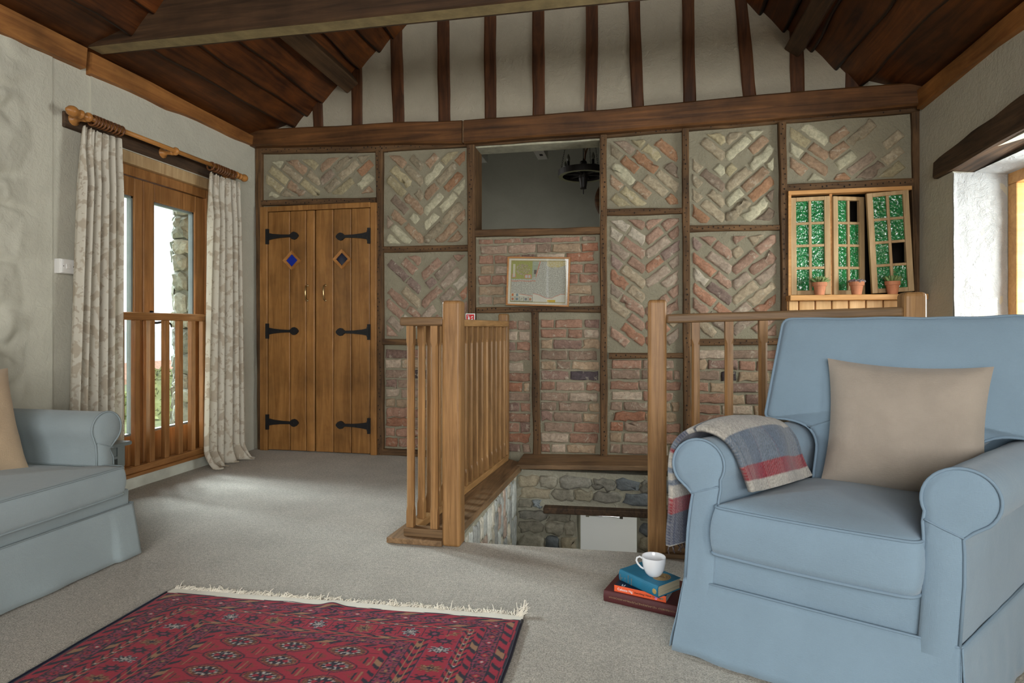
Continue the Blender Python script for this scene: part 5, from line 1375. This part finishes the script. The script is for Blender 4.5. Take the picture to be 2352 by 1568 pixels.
# =================================================================== FAR ROOM: cartwheel chandelier, rafters, round board
hx, hy = -.469, 5.9
chd = thing('chandelier', (hx, hy, 2.35), 'dark cartwheel chandelier with candle bulbs hanging in the far room', 'chandelier')
m = MB(); m.lathe([(.205, 2.522), (.25, 2.520), (.252, 2.578), (.208, 2.58), (.205, 2.522)], (hx, hy, 0), 48, cap=False); rim = m.build('rim', 'chandelier_wood', chd, smooth=False)
m = MB(); m.lathe([(.206, 2.5195), (.248, 2.5185), (.248, 2.5200), (.206, 2.521)], (hx, hy, 0), 48, cap=False); m.build('rim_edge', 'chandelier_pale', rim)
m = MB(); m.lathe([(.002, 2.345), (.006, 2.345), (.006, 2.397), (.032, 2.398), (.030, 2.41), (.034, 2.44), (.046, 2.50), (.046, 2.58), (.036, 2.60), (.036, 2.66), (.030, 2.672), (.008, 2.68), (.006, 2.70)], (hx, hy, 0), 20); m.build('hub', 'chandelier_wood', chd, smooth=False)
for k in range(6):
    a = k * math.pi / 3 + .3; m = MB(); m.bar((hx + .04 * math.cos(a), hy + .04 * math.sin(a), 2.545), (hx + .21 * math.cos(a), hy + .21 * math.sin(a), 2.548), .022, .03); m.build('spoke', 'chandelier_wood', chd)
for k in range(5):
    a = k * 2 * math.pi / 5 + 2.75; bx_, by_ = hx + .205 * math.cos(a), hy + .205 * math.sin(a)
    m = MB(); m.lathe([(.034, 2.578), (.036, 2.586), (.014, 2.59), (.013, 2.632), (.016, 2.634)], (bx_, by_, 0), 14); cnd = m.build('candle_holder', 'chandelier_wood', chd)
    m = MB(); m.lathe([(.009, 2.634), (.018, 2.655), (.016, 2.675), (.006, 2.70), (.001, 2.708)], (bx_, by_, 0), 12); m.build('bulb', 'bulb_glass', cnd, smooth=True)
for k in range(3):
    a = k * 2 * math.pi / 3 + 3.0; p0 = Vector((hx + .235 * math.cos(a), hy + .235 * math.sin(a), 2.58)); p1 = Vector((hx + .06 * math.cos(a), hy + .06 * math.sin(a), 3.5))
    m = MB(); n = 46
    for i in range(n):
        c = p0.lerp(p1, (i + .5) / n); d = (p1 - p0).normalized(); s_ = d.cross(Vector((math.cos(i * 1.57), math.sin(i * 1.57), 0))).normalized()
        m.tube([c + d * .013 * math.cos(t) + s_ * .006 * math.sin(t) for t in np.linspace(0, 2 * math.pi, 9)[:-1]], .0016, 4, closed=True)
    m.build('chain', 'iron', chd)
m = MB(); m.tube([(hx, hy, 2.69), (hx, hy, 3.6)], .004, 6); m.build('cable', 'iron', chd)
m = MB(); m.tube([(hx + .012, hy, 2.68), (hx + .018, hy, 2.74), (hx + .035, hy, 2.79), (hx + .070, hy - .01, 2.83), (hx + .085, hy, 2.90)], [.010, .010, .008, .007, .002], 7); m.tube([(hx + .070, hy - .01, 2.828), (hx + .10, hy, 2.838), (hx + .125, hy, 2.86)], [.006, .005, .001], 6); m.tube([(hx + .018, hy, 2.75), (hx + .008, hy, 2.82), (hx + .02, hy, 2.90)], [.007, .006, .002], 6); m.build('antler', 'antler', chd, smooth=True)
for i, (x, lab) in enumerate(((-1.33, 'limewashed beam end showing in the opening beside its left post'), (-.775, 'limewashed beam end showing above the middle of the opening'))):
    m = MB(); m.box(x - .045, x + .045, 4.57, 5.22, 2.515, 2.72); m.m = 1; m.box(x - .012, x + .022, 5.05, 5.11, 2.5145, 2.53); m.m = 0
    tag(m.build('far_joist', ['white_paint', 'dark_hole'], bevel=.004), lab, 'beam')
m = MB(); m.lathe([(.001, 0), (.30, 0), (.31, .01), (.31, .035), (.29, .045), (.001, .045)], (-.165, 7.893, 2.70), 40, (0, -1, 0)); tag(m.build('wooden_disc', 'beam_wood'), 'round brown wooden disc on the far wall behind the chandelier', 'wall decoration')

# =================================================================== LOWER HALL: white unit under the timber lintel
ku = thing('kitchen_unit', (0, 5.9, -2.29), 'white cabinet front with chrome bar handle seen under the stairwell lintel', 'cabinet')
m = MB(); m.box(-1.3, 1.6, 5.58, 6.2, -2.29, -.35); m.build('carcass', 'white_paint', ku)
m = MB(); m.box(-.70, .36, 5.555, 5.582, -2.2, -.42); dr = m.build('door', 'white_paint', ku, bevel=.004)
m = MB(); m.tube([(-.405, 5.52, -.735), (-.085, 5.52, -.735)], .009, 10); m.box(-.415, -.385, 5.51, 5.557, -.750, -.720); m.box(-.105, -.075, 5.51, 5.557, -.750, -.720); m.build('bar_handle', 'chrome', dr)

# =================================================================== OUTSIDE THE GARDEN DOOR
m = MB(); m.grid(lambda u, v: (lerp(-3.56, -60, u), lerp(-20, 70, v), -.9 - 7 * u * u + .3 * nz(u * 8, v * 8)), 30, 30); struct(m.build('ground_outside', 'grass', smooth=True))
m = MB(); m.grid(lambda u, v: (lerp(-70, -210, u), lerp(-40, 300, v), -14 + 13.5 * math.sin(min(1, u * 1.3) * 1.57) + 2.0 * nz(u * 3, v * 9) * u), 16, 40); tag(struct(m.build('hills', 'hill_haze', smooth=True)))
def hedge(label, c, r, seed):
    root = MB(); rr = random.Random(seed)
    for k in range(900):
        a, b = rr.uniform(0, 6.28), rr.uniform(-.3, 1.5); q = rr.uniform(.75, 1.02); p = Vector((c[0] + r[0] * q * math.cos(a) * math.cos(b), c[1] + r[1] * q * math.sin(a) * math.cos(b), c[2] + r[2] * q * math.sin(b)))
        u = Vector((rr.gauss(0, 1), rr.gauss(0, 1), rr.gauss(0, 1))).normalized(); w = u.orthogonal().normalized(); s_ = rr.uniform(.05, .1)
        root.poly([p - u * s_, p + w * s_ * .5, p + u * s_, p - w * s_ * .5])
    root.lathe([(.01, -.2), (r[0] * .8, 0), (r[0] * .85, r[2] * .4), (r[0] * .5, r[2] * .8), (.02, r[2] * .92)], c, 12)
    return tag(root.build('garden_bush', 'grass'), label, 'bush')
hedge('rounded garden bush outside the glazed door', (-10.2, 11.2, -1.0), (.8, .8, 1.1), 1)
hs = thing('house', (-31, 34, -6), 'distant house with a terracotta tiled roof beyond the garden', 'house')
m = MB(); m.box(-35, -29, 31, 37, -7.5, -3.0); m.build('wall', 'far_wall_stone', hs)
m = MB(); m.poly([(-28.6, 30.6, -3), (-28.6, 37.4, -3), (-32, 37.4, -1.2), (-32, 30.6, -1.2)]); m.poly([(-35.4, 30.6, -3), (-32, 30.6, -1.2), (-32, 37.4, -1.2), (-35.4, 37.4, -3)]); m.poly([(-28.6, 30.6, -3), (-32, 30.6, -1.2), (-35.4, 30.6, -3)]); m.poly([(-28.6, 37.4, -3), (-35.4, 37.4, -3), (-32, 37.4, -1.2)]); m.build('roof', 'tile_roof', hs)
